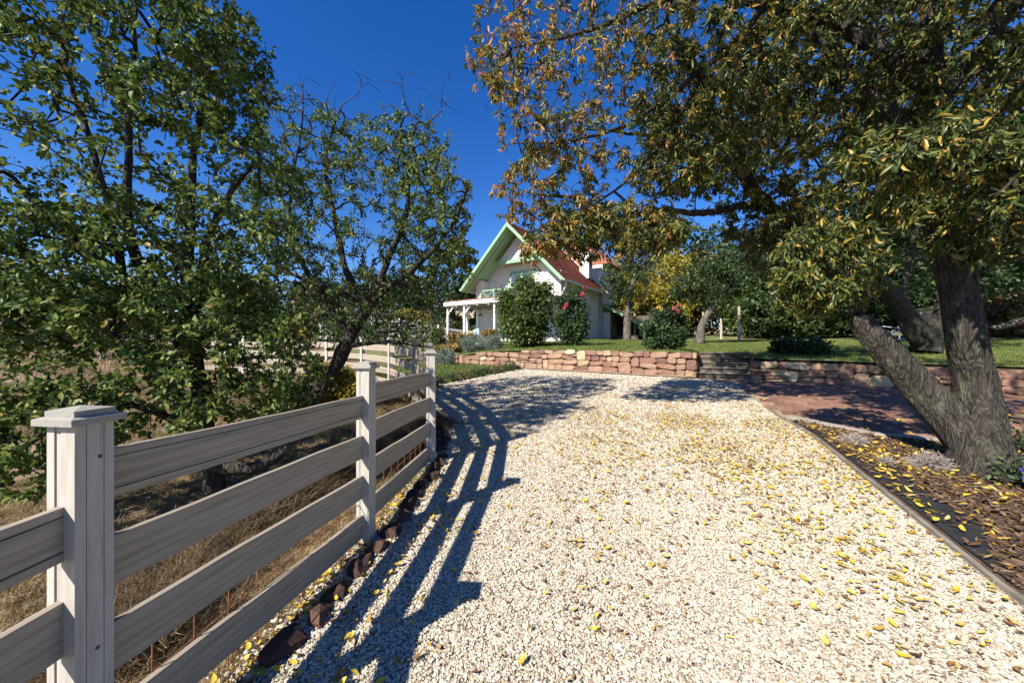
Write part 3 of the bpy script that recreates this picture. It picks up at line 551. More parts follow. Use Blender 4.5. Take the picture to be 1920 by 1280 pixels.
class Tree:
    def __init__(s): s.pos = []; s.par = []; s.rs = []; s.limbs = []; s.chains = []
    def limb(s, pts):
        pts = [np.array(p, float) for p in pts]; out = []
        for i in range(len(pts)-1):
            p0, p1, p2, p3 = pts[max(i-1,0)], pts[i], pts[i+1], pts[min(i+2,len(pts)-1)]
            L = np.linalg.norm(p2[:3]-p1[:3]); m = max(2, int(L/.14))
            for j in range(m):
                t = j/m; out.append(.5*((2*p1)+(-p0+p2)*t+(2*p0-5*p1+4*p2-p3)*t*t+(-p0+3*p1-3*p2+p3)*t**3))
        out.append(pts[-1]); ch = []
        if s.pos:
            A = np.array(s.pos); j = int(np.argmin(np.linalg.norm(A-out[0][:3], axis=1))); prev = j; ch = [j]
        else: prev = -1
        for q in out: s.pos.append(q[:3]+rng.normal(0,.006,3)); s.par.append(prev); s.rs.append(max(.006, q[3])); prev = len(s.pos)-1; ch.append(prev)
        s.limbs.append(ch); return s
    def fill(s, tips, seg=.16, curve=.35, up=.08, jit=.03):
        tips = np.asarray(tips); base = np.array(s.pos); dm = np.array([np.min(np.linalg.norm(base-t, axis=1)) for t in tips]); cap = len(s.pos)+len(tips)*40
        A = np.zeros((cap,3)); n = len(s.pos); A[:n] = base
        for t in tips[np.argsort(dm)]:
            dd = np.linalg.norm(A[:n]-t, axis=1); j = int(np.argmin(dd)); d = dd[j]
            if d < .06: continue
            p0 = A[j]; q = s.par[j]; dr = (p0-A[q]) if q >= 0 else np.array([0,0,1.]); dr = dr/(np.linalg.norm(dr)+1e-9)
            ctrl = p0+dr*d*curve+np.array([0,0,d*up])+rng.normal(0,.08*d,3); m = min(38, max(2, int(d/seg))); ch = [j]; prev = j
            for k_ in range(1, m+1):
                u = k_/m; b = (1-u)**2*p0+2*u*(1-u)*ctrl+u*u*t+(rng.normal(0,jit*min(d,1),3) if k_ < m else 0)
                s.pos.append(b); s.par.append(prev); s.rs.append(0); A[n] = b; prev = n; ch.append(n); n += 1
            s.chains.append(ch)
        return s
    def radii(s, rt=.0035, e=2.35):
        n = len(s.pos); acc = np.zeros(n); kids = np.zeros(n, int)
        for p in s.par:
            if p >= 0: kids[p] += 1
        acc[kids == 0] = rt**e
        for i in range(n-1,-1,-1):
            if s.par[i] >= 0: acc[s.par[i]] += acc[i]
        r = acc**(1/e); rs = np.array(s.rs); s.r = np.where(rs > 0, rs, np.minimum(r, .07)); return s
    def wood(s, name, chains, mat, parent, nmax):
        VV, FF = [], []; b = 0
        for ch in chains:
            p = np.array([s.pos[i] for i in ch]); r = s.r[ch].copy()
            if len(ch) > 1 and r[0] > r[1]*1.3: r[0] = r[1]*1.25
            n = nmax if r.max() > .08 else (7 if r.max() > .03 else (5 if r.max() > .012 else 3))
            tg = np.gradient(p, axis=0); tg /= np.linalg.norm(tg, axis=1)[:,None]+1e-9
            a = np.cross(tg[0], [.31,.52,.8]); a /= np.linalg.norm(a); th = np.arange(n)*2*np.pi/n; rings = []
            for i in range(len(p)):
                a = a-tg[i]*a.dot(tg[i]); a /= np.linalg.norm(a)+1e-9; c = np.cross(tg[i], a); rr = r[i]*(1+(rng.normal(0,.05 if n < 30 else .018,n) if r[i] > .06 else 0)+(.035*np.sin(th*9+i*.31+2*np.sin(i*.23))+.025*np.sin(th*15-i*.47)+.05*np.sin(th*3+i*.19) if n >= 30 else 0))
                rings.append(p[i]+(np.cos(th)*rr)[:,None]*a+(np.sin(th)*rr)[:,None]*c)
            V = np.concatenate(rings+[p[-1:]]); VV.append(V); m = len(p); i_ = np.arange(m-1)[:,None]*n; k_ = np.arange(n)[None]; k2 = (k_+1) % n
            q1 = np.stack([i_+k_, i_+k2, i_+n+k2], -1).reshape(-1,3); q2 = np.stack([i_+k_, i_+n+k2, i_+n+k_], -1).reshape(-1,3); e = np.stack([(m-1)*n+np.arange(n), (m-1)*n+(np.arange(n)+1) % n, np.full(n, m*n)], -1)
            FF.append(np.concatenate([q1,q2,e])+b); b += len(V)
        return link(name, np_mesh(name, np.concatenate(VV), np.concatenate(FF), smooth=True), mat, parent)
    def leaf_sites(s, rmax=.012, skip=.25):
        out = []; dr = []
        for ch in s.chains:
            for a, b in zip(ch[:-1], ch[1:]):
                if s.r[b] < rmax: out.append((s.pos[a], s.pos[b]))
        A = np.array(out); return A[:,0], A[:,1]
def ell(c, r, n, shell=.5, keep=None):
    d = rng.normal(0,1,(n,3)); d /= np.linalg.norm(d, axis=1)[:,None]; rad = rng.uniform(0,1,n)**(1/3*(1-shell)+.12); return np.array(c)+d*rad[:,None]*np.array(r)
def leaves(T, name, n, mat, parent, L, ratio, down=0., up=.6, spread=.05, rshift=None, far=False, sel=None, rmax=.012, cl=1):
    a, b = T.leaf_sites(rmax)
    if sel is not None: k_ = sel((a+b)/2); a, b = a[k_], b[k_]
    i = np.repeat(rng.integers(0, len(a), n//cl), cl); n = len(i); t = np.repeat(rng.uniform(0,1,n//cl), cl)[:,None]; pos = a[i]*(1-t)+b[i]*t+np.repeat(rng.normal(0,spread,(n//cl,3))*.5, cl, 0)+(rng.normal(0,.012,(n,3)) if cl > 1 else 0)
    ax = b[i]-a[i]; ax /= np.linalg.norm(ax, axis=1)[:,None]+1e-9; d = rng.normal(0,1,(n,3))*.75+ax*.5+np.array([0,0,-down]); nr = rng.normal(0,1,(n,3))*.6+np.array([0,0,up])
    Ls = L*rng.uniform(.6,1.25,n); rn = rng.uniform(0,1,n)
    if rshift is not None: rn = np.clip(rshift(pos)+np.repeat(rng.normal(0,.25,n//cl), cl)+rng.normal(0,.10,n), 0, 1)
    f = card_mesh if far else leaf_mesh
    return tag(link(name, f(name, pos, d, nr, Ls, Ls*ratio*rng.uniform(.85,1.15,n), rn), mat, parent), kind='stuff')
def tree_root(name, T, label, group=None):
    p = T.pos[0]; o = empty(name, (0,0,0)); tag(o, label, 'tree', group); o.location = tuple(p); return o
def finish(root):                                               # parts were built in world space: carry them under the thing's base
    for c in root.children: c.location = -root.location
def pv(px, py, Y, r): p = P(px, py, Y); return (p.x, p.y, p.z, r)

# plum tree beside the near fence
T = Tree(); T.limb([(-2.74,3.39,.02,.10),(-2.74,3.4,.25,.085),(-2.78,3.42,.5,.08),(-2.9,3.45,.9,.07)])
T.limb([pv(395,870,3.4,.07),pv(470,880,3.35,.055),pv(540,840,3.5,.045),pv(600,740,3.7,.03),pv(640,640,3.9,.015)])
T.limb([pv(390,830,3.43,.06),pv(345,640,3.5,.055),pv(250,470,3.5,.045),pv(240,300,3.5,.03),pv(250,90,3.4,.018),pv(260,-60,3.4,.01)])
T.limb([pv(390,800,3.44,.06),pv(350,560,3.6,.05),pv(355,450,3.7,.045),pv(365,280,3.7,.03),pv(400,80,3.6,.015)])
T.limb([pv(350,660,3.5,.05),pv(230,520,3.4,.04),pv(110,430,3.3,.03),pv(20,330,3.2,.018)])
T.limb([pv(360,620,3.6,.045),pv(390,450,3.7,.035),pv(440,350,3.8,.025),pv(485,300,3.8,.014)])
T.limb([pv(385,790,3.4,.04),pv(250,640,3.2,.03),pv(120,610,3.1,.02),pv(0,560,3.0,.012)])
T.limb([pv(230,520,3.4,.035),pv(190,330,3.3,.025),pv(120,120,3.2,.016)])
T.limb([pv(390,820,3.4,.04),pv(250,760,3.1,.025),pv(100,800,2.9,.016),pv(10,870,2.7,.01)])
tips = np.concatenate([ell((-3.75,3.45,3.1),(1.8,1.3,1.7),700), ell((-3.6,3.4,4.6),(1.3,1.1,1.0),380), ell((-2.6,3.4,1.45),(.85,.6,.8),300), ell((-3.5,3.1,1.6),(.8,.6,.6),160), ell((-3.7,2.75,.85),(.75,.45,.45),170), ell((-4.6,3.1,2.2),(.9,.9,1.1),280), ell((-3.2,3.5,2.2),(1.0,.8,.8),200), ell((-2.9,3.15,1.1),(1.0,.5,.4),60), ell(tuple(P(430,160,3.6)),(.28,.5,.9),110)])
T.fill(tips).radii(.0042); rt = tree_root('plum_tree', T, 'large green plum tree with many stems close behind the near fence')
T.wood('trunk', T.limbs, M['bark_dark'], rt, 12); tag(T.wood('branches', T.chains, M['bark_dark'], rt, 8), kind='stuff')
leaves(T, 'foliage', 46000, M['plum_leaf'], rt, .058, .56, .35, .5, .07, cl=3); finish(rt)
plumT = T
# leaning tree further along the fence, half bare
T = Tree(); T.limb([(-3.75,6.75,.28,.15),pv(595,735,6.7,.12),pv(640,668,6.7,.11),pv(668,610,6.7,.10),pv(700,565,6.7,.085)])
T.limb([pv(660,630,6.7,.07),pv(610,560,6.8,.06),pv(555,470,6.8,.045),pv(545,370,6.8,.03),pv(565,240,6.7,.016),pv(568,150,6.6,.005)])
T.limb([pv(690,575,6.7,.08),pv(650,510,6.7,.06),pv(630,420,6.7,.045),pv(610,300,6.7,.03),pv(640,200,6.7,.012)])
T.limb([pv(700,565,6.7,.08),pv(730,480,6.6,.055),pv(760,410,6.5,.04),pv(770,300,6.5,.022),pv(780,230,6.5,.01)])
T.limb([pv(705,560,6.7,.06),pv(790,490,6.4,.045),pv(850,420,6.2,.03),pv(880,340,6.1,.012)])
T.limb([pv(690,575,6.7,.06),pv(620,540,6.4,.04),pv(520,500,6.2,.03),pv(470,420,6.2,.015)])
T.limb([pv(650,650,6.7,.05),pv(720,640,6.4,.03),pv(800,650,6.2,.015)])
tips = np.concatenate([ell(tuple(P(690,410,6.8)),(1.9,1.7,1.75),700), ell(tuple(P(815,440,6.3)),(.75,.9,1.35),320), ell(tuple(P(570,270,6.7)),(.95,.9,1.0),300), ell(tuple(P(690,575,6.6)),(1.5,1.1,.6),520), ell(tuple(P(510,450,6.3)),(.85,.9,1.3),330), ell(tuple(P(540,590,6.2)),(.9,.8,.55),220), np.array([tuple(P(random.uniform(500,860), 1, 6.6))[:1]+(random.uniform(6.2,7.0),)+(random.uniform(5.0,6.3),) for _ in range(90)]), ell(tuple(P(770,280,6.6)),(.7,.6,.65),110)])
T.fill(tips).radii(.0055); rt = tree_root('plum_tree', T, 'leaning half bare fruit tree with fine twigs behind the second fence post')
T.wood('trunk', T.limbs, M['bark_dark'], rt, 12); tag(T.wood('branches', T.chains, M['bark_dark'], rt, 8), kind='stuff')
leaves(T, 'foliage', 25000, M['plum_leaf'], rt, .066, .48, .5, .5, .07, lambda p: .42+.16*(p[:,0]+3.2)*.5, sel=lambda m: (rng.uniform(0,1,len(m)) < np.where(m[:,2] < 2.9, .2, np.where(m[:,2] > 5.6, .06, np.where((m[:,0] < -3.4) & (m[:,2] > 4.6), .3, 1))))); finish(rt)

# big tree over the drive on the right
T = Tree(); T.limb([(4.86,3.80,.06,.36),(4.89,3.84,.25,.26),(4.96,3.92,.56,.215),pv(1834,740,4.05,.175),pv(1812,640,4.05,.152),pv(1800,560,4.05,.148),pv(1780,480,4.1,.155),pv(1760,380,4.2,.15),pv(1740,280,4.3,.15),pv(1745,150,4.4,.12),pv(1740,0,4.5,.09),pv(1730,-200,4.6,.05)])
T.limb([(4.93,3.88,.42,.2),pv(1770,775,4.1,.18),pv(1715,715,4.2,.16),pv(1660,655,4.3,.145),pv(1625,618,4.35,.125),pv(1606,595,4.4,.10)])
T.limb([pv(1742,170,4.4,.10),pv(1600,60,4.7,.08),pv(1440,10,5.0,.06),pv(1280,-10,5.2,.045),pv(1100,60,5.3,.028),pv(960,90,5.4,.010)])
T.limb([pv(1440,10,5.0,.05),pv(1330,120,5.2,.04),pv(1200,220,5.4,.03),pv(1090,260,5.6,.02),pv(950,270,5.7,.007)])
T.limb([pv(1280,-10,5.2,.04),pv(1120,-60,5.2,.03),pv(980,-20,5.2,.015)])
T.limb([pv(1330,120,5.2,.035),pv(1230,280,5.5,.025),pv(1120,380,5.7,.016),pv(1020,400,5.9,.006)])
T.limb([pv(1740,280,4.3,.09),pv(1620,160,4.6,.06),pv(1520,60,4.8,.04),pv(1430,-60,5.0,.025)])
T.limb([pv(1750,200,4.3,.08),pv(1850,80,4.2,.05),pv(1960,-40,4.1,.03)])
T.limb([pv(1770,400,4.1,.06),pv(1840,330,3.7,.04),pv(1870,290,3.3,.025),pv(1760,265,3.1,.014),pv(1640,300,3.0,.006)])
T.limb([pv(1870,290,3.3,.02),pv(1900,340,3.0,.012),pv(1850,370,2.9,.006)])
T.limb([pv(1606,595,4.4,.05),pv(1580,550,4.4,.03),pv(1545,500,4.4,.015),pv(1490,455,4.4,.006)])
T.limb([pv(1610,600,4.4,.04),pv(1600,540,4.5,.02),pv(1570,460,4.5,.008)])
tips = np.concatenate([ell(tuple(P(1090,150,5.6)),(1.55,1.4,1.45),560), ell(tuple(P(1330,110,5.4)),(1.6,1.4,1.3),420), ell(tuple(P(1560,140,5.0)),(1.5,1.4,1.2),400), ell(tuple(P(1800,150,4.5)),(1.4,1.3,1.0),380),
    ell(tuple(P(1040,360,5.9)),(.95,.9,.75),280), ell((3.4,5.2,7.2),(3.2,2.2,1.2),420), ell(tuple(P(1545,500,4.5)),(.68,.5,.6),230), ell(tuple(P(1770,285,3.15)),(.78,.35,.28),130), ell(tuple(P(1895,330,3.1)),(.3,.35,.3),80),
    ell(tuple(P(1690,330,4.6)),(1.0,.7,.7),260), ell(tuple(P(1850,400,3.8)),(.6,.5,.5),140), ell(tuple(P(1150,430,5.8)),(1.1,.7,.5),260), ell(tuple(P(1055,440,5.8)),(.5,.5,.42),110), ell(tuple(P(935,90,5.6)),(.5,.6,.75),120), ell(tuple(P(1015,465,5.9)),(.38,.4,.25),70), ell((4.6,2.6,5.3),(2.3,1.4,1.0),330), ell((3.0,3.4,6.3),(2.0,1.4,.9),260), ell((6.8,4.2,6.2),(1.8,1.6,1.0),240), ell(tuple(P(1900,200,3.6)),(.6,.6,.8),150), ell(tuple(P(1290,300,5.6)),(1.1,.7,.5),130)])  # includes overhead crown volumes out of view, added to deepen shade on the court
T.fill(tips, up=.05).radii(.0048); rt = tree_root('fruit_tree', T, 'big old tree with forked grey trunk and yellowing drooping leaves over the drive')
tr = T.wood('trunk', T.limbs, M['bark_grey'], rt, 44); tag(T.wood('branches', T.chains, M['bark_grey'], rt, 8), kind='stuff')
warm = lambda p: .40-.085*(p[:,0]-.5)+.05*np.sin(p[:,0]*3.1+p[:,2]*2.3)
leaves(T, 'autumn_foliage', 21000, M['peach_leaf'], rt, .105, .25, 1.0, .1, .08, warm, sel=lambda m: m[:,0] < 3.0, cl=6)
leaves(T, 'green_foliage', 56000, M['peach_green'], rt, .105, .27, .9, .2, .08, sel=lambda m: m[:,0] >= 2.2, cl=5); finish(rt)

# tree on the terrace whose long limb leans over the drive
T = Tree(); b0 = P(1735,655,12.5); T.limb([(b0.x,b0.y,1.35,.42),pv(1732,640,12.5,.36),pv(1705,600,12.3,.28),pv(1668,550,12.0,.25),pv(1600,485,11.2,.22),pv(1535,440,10.4,.2),pv(1455,400,9.4,.17),pv(1405,345,8.7,.14),pv(1385,270,8.3,.11),pv(1350,150,8,.06)])
T.limb([pv(1740,645,12.5,.25),pv(1760,590,12.5,.16),pv(1775,500,12.6,.13),pv(1790,380,12.8,.08)])
T.limb([pv(1722,640,12.4,.2),pv(1695,610,12.3,.13),pv(1690,560,12.3,.1),pv(1720,420,12.3,.05)])
T.limb([pv(1455,400,9.4,.10),pv(1400,385,8.9,.085),pv(1320,400,8.2,.07),pv(1240,395,7.7,.055),pv(1150,410,7.2,.042),pv(1090,375,7.0,.03),pv(1010,365,6.8,.018),pv(960,350,6.7,.008)])
T.limb([pv(1405,345,8.7,.07),pv(1300,270,8,.05),pv(1180,250,7.4,.03),pv(1080,240,7.2,.012)])
tips = np.concatenate([ell(tuple(P(1350,240,8)),(1.9,1.2,1.2),330), ell(tuple(P(1490,300,8.8)),(1.8,1.2,1.3),280), ell(tuple(P(1620,330,10)),(2.2,1.6,1.7),280), ell(tuple(P(1180,430,7.2)),(1.2,.8,.42),170), ell(tuple(P(1450,400,8.8)),(1.3,1,.9),200), ell(tuple(P(1290,320,8)),(1.3,.9,.55),120), ell(tuple(P(1500,470,9.5)),(1.5,1,.8),200), ell(tuple(P(1780,400,12)),(2.6,1.8,2.0),240), ell(tuple(P(1550,120,9)),(2.6,2,1.8),330), ell((7,8.3,7.6),(2.6,1.8,1.2),280), ell(tuple(P(1790,170,10.5)),(3,2.2,2.2),330)])
T.fill(tips, up=.03, seg=.22).radii(.005); rt = tree_root('fruit_tree', T, 'dark tree on the terrace whose long crooked limb leans left above the steps')
T.wood('trunk', T.limbs, M['bark_grey'], rt, 14); tag(T.wood('branches', T.chains, M['bark_grey'], rt, 8), kind='stuff')
leaves(T, 'foliage', 56000, M['peach_green'], rt, .13, .28, .9, .2, .12, rmax=.016, cl=5); finish(rt)

# trees and shrubs farther away
def far_tree(name, label, base, limbs, blobs, n, mat, L, ratio=.6, bark='bark_dark', seg=.5, far=True, down=.2, group=None, cat=None, spread=.25, rmax=.03, rt_=.006):
    T = Tree(); T.limb([tuple(base)]+list(limbs))
    T.fill(np.concatenate([ell(c, r, k_) for c, r, k_ in blobs]), seg=seg).radii(rt_); root = tree_root(name, T, label, group)
    if cat: root['category'] = cat
    T.wood('trunk', T.limbs, M[bark], root, 10); tag(T.wood('branches', T.chains, M[bark], root, 6), kind='stuff')
    leaves(T, 'foliage', n, M[mat], root, L, ratio, down, .6, spread, far=far, rmax=rmax); finish(root); return root
def gz(x, y): return float(zlawn(x, y)) if (x > -2.6 and y > wall_y(x)) else float(zground(x, y))
def bp(px, Y): x = (px-960)/FPX*Y; return x, Y, gz(x, Y)
x, y, z = bp(1176, 25); 
far_tree('garden_tree', 'thin tree with a knot hole in its pale trunk beside the house', (x,y,z,.27), [(x,y,z+1.2,.24),(x+.05,y,z+2.2,.18),(x+.5,y,z+4.2,.12),(x+1.3,y,z+6.2,.06)], [((x-.1,y,z+4.2),(2.0,1.8,2.0),120),((x+1.2,y,z+6.3),(2.0,1.5,1.6),90),((x-.3,y,z+7.2),(1.6,1.5,1.4),60)], 5200, 'forest_leaf', .2, .5, 'bark_pale')
x, y, z = bp(1312, 20.3)
far_tree('garden_tree', 'forked tree with leaning grey trunk on the lawn behind the rose bush', (x,y,z,.24), [(x+.1,y,z+.9,.2),(x+.5,y,z+1.7,.17),(x+1.3,y,z+2.7,.12),(x+1.7,y,z+3.8,.07)], [((x+.4,y+.3,z+3.3),(2.0,1.6,1.2),130),((x+2.0,y+.3,z+4.2),(1.9,1.6,1.5),130)], 7500, 'forest_leaf', .17, .55, 'bark_pale')
x, y, z = bp(1810, 17)
far_tree('chestnut_tree', 'tall dense deep green tree behind the big forked trunk', (x,y,z,.4), [(x-.1,y,z+.8,.34),(x+.3,y,z+2.2,.26),(x+.4,y,z+4.5,.18),(x+.3,y,z+7,.08)],
    [((x-.6,y,z+4.4),(4.2,3.2,2.5),300),((x-1.4,y-.5,z+6.8),(3.6,3,2.2),220),((x+3.5,y,z+4.5),(3.2,3,2.6),200),((x-3.6,y,z+6.2),(2.4,2.4,2.2),120)], 26000, 'chestnut_leaf', .24, .45)
T2 = [(1420,30,9,'forest_leaf'),(1500,27,10,'forest_leaf'),(1600,30,10,'forest_leaf'),(1700,28,10,'forest_leaf'),(1810,27,11,'forest_leaf'),(1915,24,10,'forest_leaf')]
lbl = ['lowest tree of the dark wood behind the forked lawn tree','dark green tree of the wood behind the hedge','tall dark tree of the wood behind the bench tree','dark tree behind the stone pillar','tall dark tree behind the forked trunk','dark tree at the right edge of the picture']
for (px, Y, h, mt), lb in zip(T2, lbl):
    x, y, z = bp(px, Y); far_tree('woodland_tree', lb, (x,y,z,.25), [(x+.1,y,z+h*.4,.2),(x,y,z+h*.85,.06)], [((x,y,z+h*.62),(2.8,2.4,h*.38),150),((x+.4,y,z+h*.3),(2.4,2,h*.2),60)], 7000, mt, .3, .6, group='dark woodland trees')
# shrubs: short stems and dense leaves
def wood_mass(name, label, spots, n, L, mat):
    pos = []
    for x, y, h, r in spots:
        z = gz(x, y); pos.append(ell((x,y,z+h*.5),(r,r*.8,h*.52), n//len(spots), .8))
    pos = np.concatenate(pos); k = len(pos); Ls = L*rng.uniform(.6,1.3,k)
    o = link(name, card_mesh(name, pos, rng.normal(0,1,(k,3))+np.array([0,0,-.3]), rng.normal(0,1,(k,3))*.6+np.array([0,-.3,.6]), Ls, Ls*.6, rng.uniform(0,1,k)), M[mat]); return tag(o, label, 'wood', kind='stuff')
wood_mass('far_wood', 'dark far wood closing the view behind the lawn', [(10+i*2.1, 37+3*math.sin(i*1.9), 9.5+1.8*math.sin(i*2.7)-(3.2 if i < 3 else 0), 2.9) for i in range(26)], 80000, .42, 'forest_leaf')
wood_mass('hill_wood', 'dark wood along the crest of the left hill', [(-95+i*3.4, 70+4*math.sin(i*1.3), 6+1.3*math.sin(i*2.3), 3.6) for i in range(29)], 36000, .6, 'forest_leaf')
def shrub(name, label, px, Y, wpx, hpx, mat, n, L, ratio=.6, cat='shrub', group=None, lift=0, far=True, dz=0.):
    x, y, z = bp(px, Y); z += dz; w_ = wpx/FPX*Y/2; h = hpx/FPX*Y; T = Tree(); T.limb([(x,y,z-.05,.04),(x,y,z+h*.25,.03)])
    tips = np.concatenate([ell((x,y,z+h*.55+lift),(w_*.93,w_*.85,h*.46), 110, .7), ell((x,y,z+h*.26),(w_*.88,w_*.8,h*.24), 50, .7)]); lob = [(x+random.uniform(-.8,.8)*w_, y+random.uniform(-.5,.3)*w_, z+h*random.uniform(.35,1.0)) for _ in range(6)]
    tips = np.concatenate([tips]+[ell(c_, (w_*.3,w_*.3,h*.16), 9, .3) for c_ in lob]); T.fill(tips, seg=.14*max(.6,h/2)).radii(.004); root = tree_root(name, T, label, group); root['category'] = cat
    T.wood('stems', T.limbs+T.chains, M['bark_dark'], root, 6); leaves(T, 'foliage', int(n*2.2), M[mat], root, L, ratio, .1, .6, .09*h+.03, far=far, rmax=.05); return root, (x,y,z,w_,h)
def flowers(root, sp, spots, mat, r=.055):
    for (fx, fz) in spots:
        x, y, z, w_, h = sp; c = np.array([x+fx*w_, y-w_*.72, z+fz*h]); n = 26; d = rng.normal(0,1,(n,3))+np.array([0,-.4,.3])
        link('flower', leaf_mesh('flower', np.repeat(c[None], n, 0), d, rng.normal(0,1,(n,3)), np.full(n, r*1.5), np.full(n, r*1.3), rng.uniform(0,1,n)), M[mat], root)
r_, sp = shrub('round_shrub', 'large round green shrub in front of the white house', 985, 16.3, 104, 128, 'shrub_leaf', 9000, .13); finish(r_)
r_, sp = shrub('rose_bush', 'tall rose bush with pink blooms against the house wall', 1072, 16.1, 66, 96, 'rose_leaf', 4200, .12); flowers(r_, sp, [(-.55,.72),(-.4,.78),(.45,.98),(.6,1.1),(.5,.95)], 'pink_petal', .07); finish(r_)
r_, sp = shrub('rose_bush', 'rose bush with pink and yellow blooms on the lawn edge above the wall', 1246, 12.9, 86, 76, 'rose_leaf', 4600, .10); flowers(r_, sp, [(.1,1.0),(.3,1.06),(.25,.92)], 'pink_petal', .05); flowers(r_, sp, [(-.55,1.0),(-.45,.96)], 'yellow_petal', .05); finish(r_)
for px, Y, wp, hp, lb in ((837,17.2,46,34,'golden ornamental grass clump at the far left of the terrace'),(866,17.6,48,42,'large golden ornamental grass clump in front of the porch posts'),(917,18.2,24,40,'slim upright golden grass by the blue chair')):
    x, y, z = bp(px, Y); root = empty('ornamental_grass', (x,y,z-.03)); tag(root, lb, 'ornamental grass'); n = 700; h = hp/FPX*Y; w_ = wp/FPX*Y/2; a = rng.uniform(0,6.28,n); rr = np.sqrt(rng.uniform(0,1,n)); d = np.stack([np.cos(a)*rr*w_*1.0, np.sin(a)*rr*w_, np.full(n,h)*rng.uniform(.6,1,n)], -1); p0 = np.stack([np.cos(a)*rr*w_*.3, np.sin(a)*rr*w_*.3, 0*a], -1)
    tag(link('blades', leaf_mesh('blades', p0, d, rng.normal(0,1,(n,3)), np.linalg.norm(d,axis=1), np.full(n,.018), rng.uniform(0,1,n), .12), M['straw'], root), kind='stuff')
for px, Y, wp, hp, lb in ((834,14.9,44,32,'grey green lavender bush beside the small stone steps'),(888,16.4,56,30,'wide grey green lavender bush on top of the wall'),(925,16.0,40,24,'small blue grey lavender bush left of the round shrub')):
    r_, sp = shrub('lavender_bush', lb, px, Y, wp, hp, 'lavender_leaf', 2600, .11, .12, 'lavender'); finish(r_)
r_, sp = shrub('garden_shrub', 'small dark green bush left of the porch', 822, 21, 40, 46, 'shrub_leaf', 2200, .11); finish(r_)
for px, Y, wp, hp, mt, lb in ((1150,31,110,150,'yellow_leaf','bright yellow shrub just behind the lean to roof'),(1245,33,130,150,'yellow_leaf','yellow green shrub behind the pink and yellow roses'),(1300,36,150,175,'brown_leaf','bare brownish bush on the skyline'),(1385,31,120,140,'shrub_leaf','dense green shrub behind the forked lawn tree'),(1230,42,110,175,'brown_leaf','brown thicket rising behind the yellow shrubs'),
        (1440,26,120,90,'forest_leaf','low dark hedge bush left of the bench'),(1510,24,120,85,'forest_leaf','low dark hedge bush behind the young shoots'),(1590,24,120,85,'forest_leaf','low dark hedge bush beside the bench'),(1850,22,140,90,'brown_leaf','russet bush right of the big trunk'),(1915,20,110,70,'brown_leaf','russet bush at the right picture edge')):
    r_, sp = shrub('background_shrub', lb, px, Y, wp, hp, mt, 4200, .26, .6, 'shrub'); finish(r_)
r_, sp = shrub('low_shrub', 'low dark leafy plant on the lawn left of the bench', 1500, 12.4, 110, 28, 'forest_leaf', 2600, .12); finish(r_)
r_, sp = shrub('yellow_shrub', 'yellow green leafy bush behind the second fence post', 640, 7.2, 130, 72, 'yellow_leaf', 3600, .11, .3, far=False); finish(r_)
r_, sp = shrub('yellow_shrub', 'small yellow green plant at the foot of the leaning tree', 545, 6.6, 90, 55, 'shrub_leaf', 1800, .09, .4, far=False); finish(r_)
r_, sp = shrub('yellow_weed', 'tiny yellow weed in the dry grass left of the near tree trunk', 292, 3.9, 44, 22, 'yellow_leaf', 240, .06, .4, far=False); finish(r_)
# low roses along the strip lawn
for i, t in enumerate(np.linspace(0,1,9)):
    px = 838+t*140; Y = 9.6+t*4.0; x = edge(Y)-.22; px = 960+x/Y*FPX
    r_, sp = shrub('low_rose', 'low reddish green rose plant along the gravel edge of the grass strip', px, Y, 34, 15, 'rose_leaf' if i % 3 else 'brown_leaf', 130, .06, .6, 'rose', 'low roses edging the drive'); finish(r_)
# dry lavender mounds, green sprigs and blue flowering plant in the bed
for px, py, wd_, lb in ((1745,880,.42,'large dried grey lavender mound in the bed before the tree'),(1662,872,.2,'small dried lavender mound left of the large one'),(1600,835,.34,'sparse dry stalks near the court kerb')):
    v = py-HOR; Y = CAMZ/(v/FPX+.05); x = (px-960)/FPX*Y; root = empty('dry_lavender', (x,Y,.05*Y)); tag(root, lb, 'dried plant'); m = MB()
    for _ in range(230 if wd_ > .25 else 110):
        a = random.uniform(0,6.28); q = math.sqrt(random.random()); ex = Vector((math.cos(a)*q*wd_*.55, math.sin(a)*q*wd_*.45, wd_*.42*math.sqrt(max(.05,1-q*q))*random.uniform(.7,1.15))); m.tube([ex*.1, ex*.55+Vector((random.uniform(-.03,.03),random.uniform(-.03,.03),.02)), ex, ex+Vector((random.uniform(-.05,.05),random.uniform(-.05,.05),random.uniform(-.03,.04)))], .0022, 3)
    tag(m.build('stalks', M['dead_twig'], root), kind='stuff')
for px, py, wp, hp, lb in ((1912,915,105,75,'leafy plant with blue flowers at the foot of the big trunk'),(1925,850,90,60,'green leafy shoot with blue flowers right of the trunk')):
    v = py-HOR; Y = CAMZ/(v/FPX+.05); r_, sp = shrub('blue_plumbago', lb, px, Y, wp, hp, 'rose_leaf', 230, .05, .55, 'flowering plant', far=False, dz=-.1 if py > 900 else 0); flowers(r_, sp, [(random.uniform(-.9,.6), random.uniform(.4,1.05)) for _ in range(10)], 'blue_petal', .016); finish(r_)

# ------------------------------------------------------------------ house
hz = 1.78; H = empty('white_house', (2.92,22,hz), math.atan2(-.553,.833)); tag(H, 'white gabled house with green trim and red tiled roof', 'house')
W_, D_, EV, RG = 6.5, 6.3, 4.05, 7.3
m = MB(); m.box(-W_,0,0,D_,-.8,2.65); m.box(-W_,0,.9,D_,2.651,EV); m.build('walls', M['plaster'], H)
g_ = MB(); g_.prism([(-W_,EV),(0,EV),(-W_/2,RG-.05)], .9, D_); g_.build('gable_wall', M['plaster'], H)
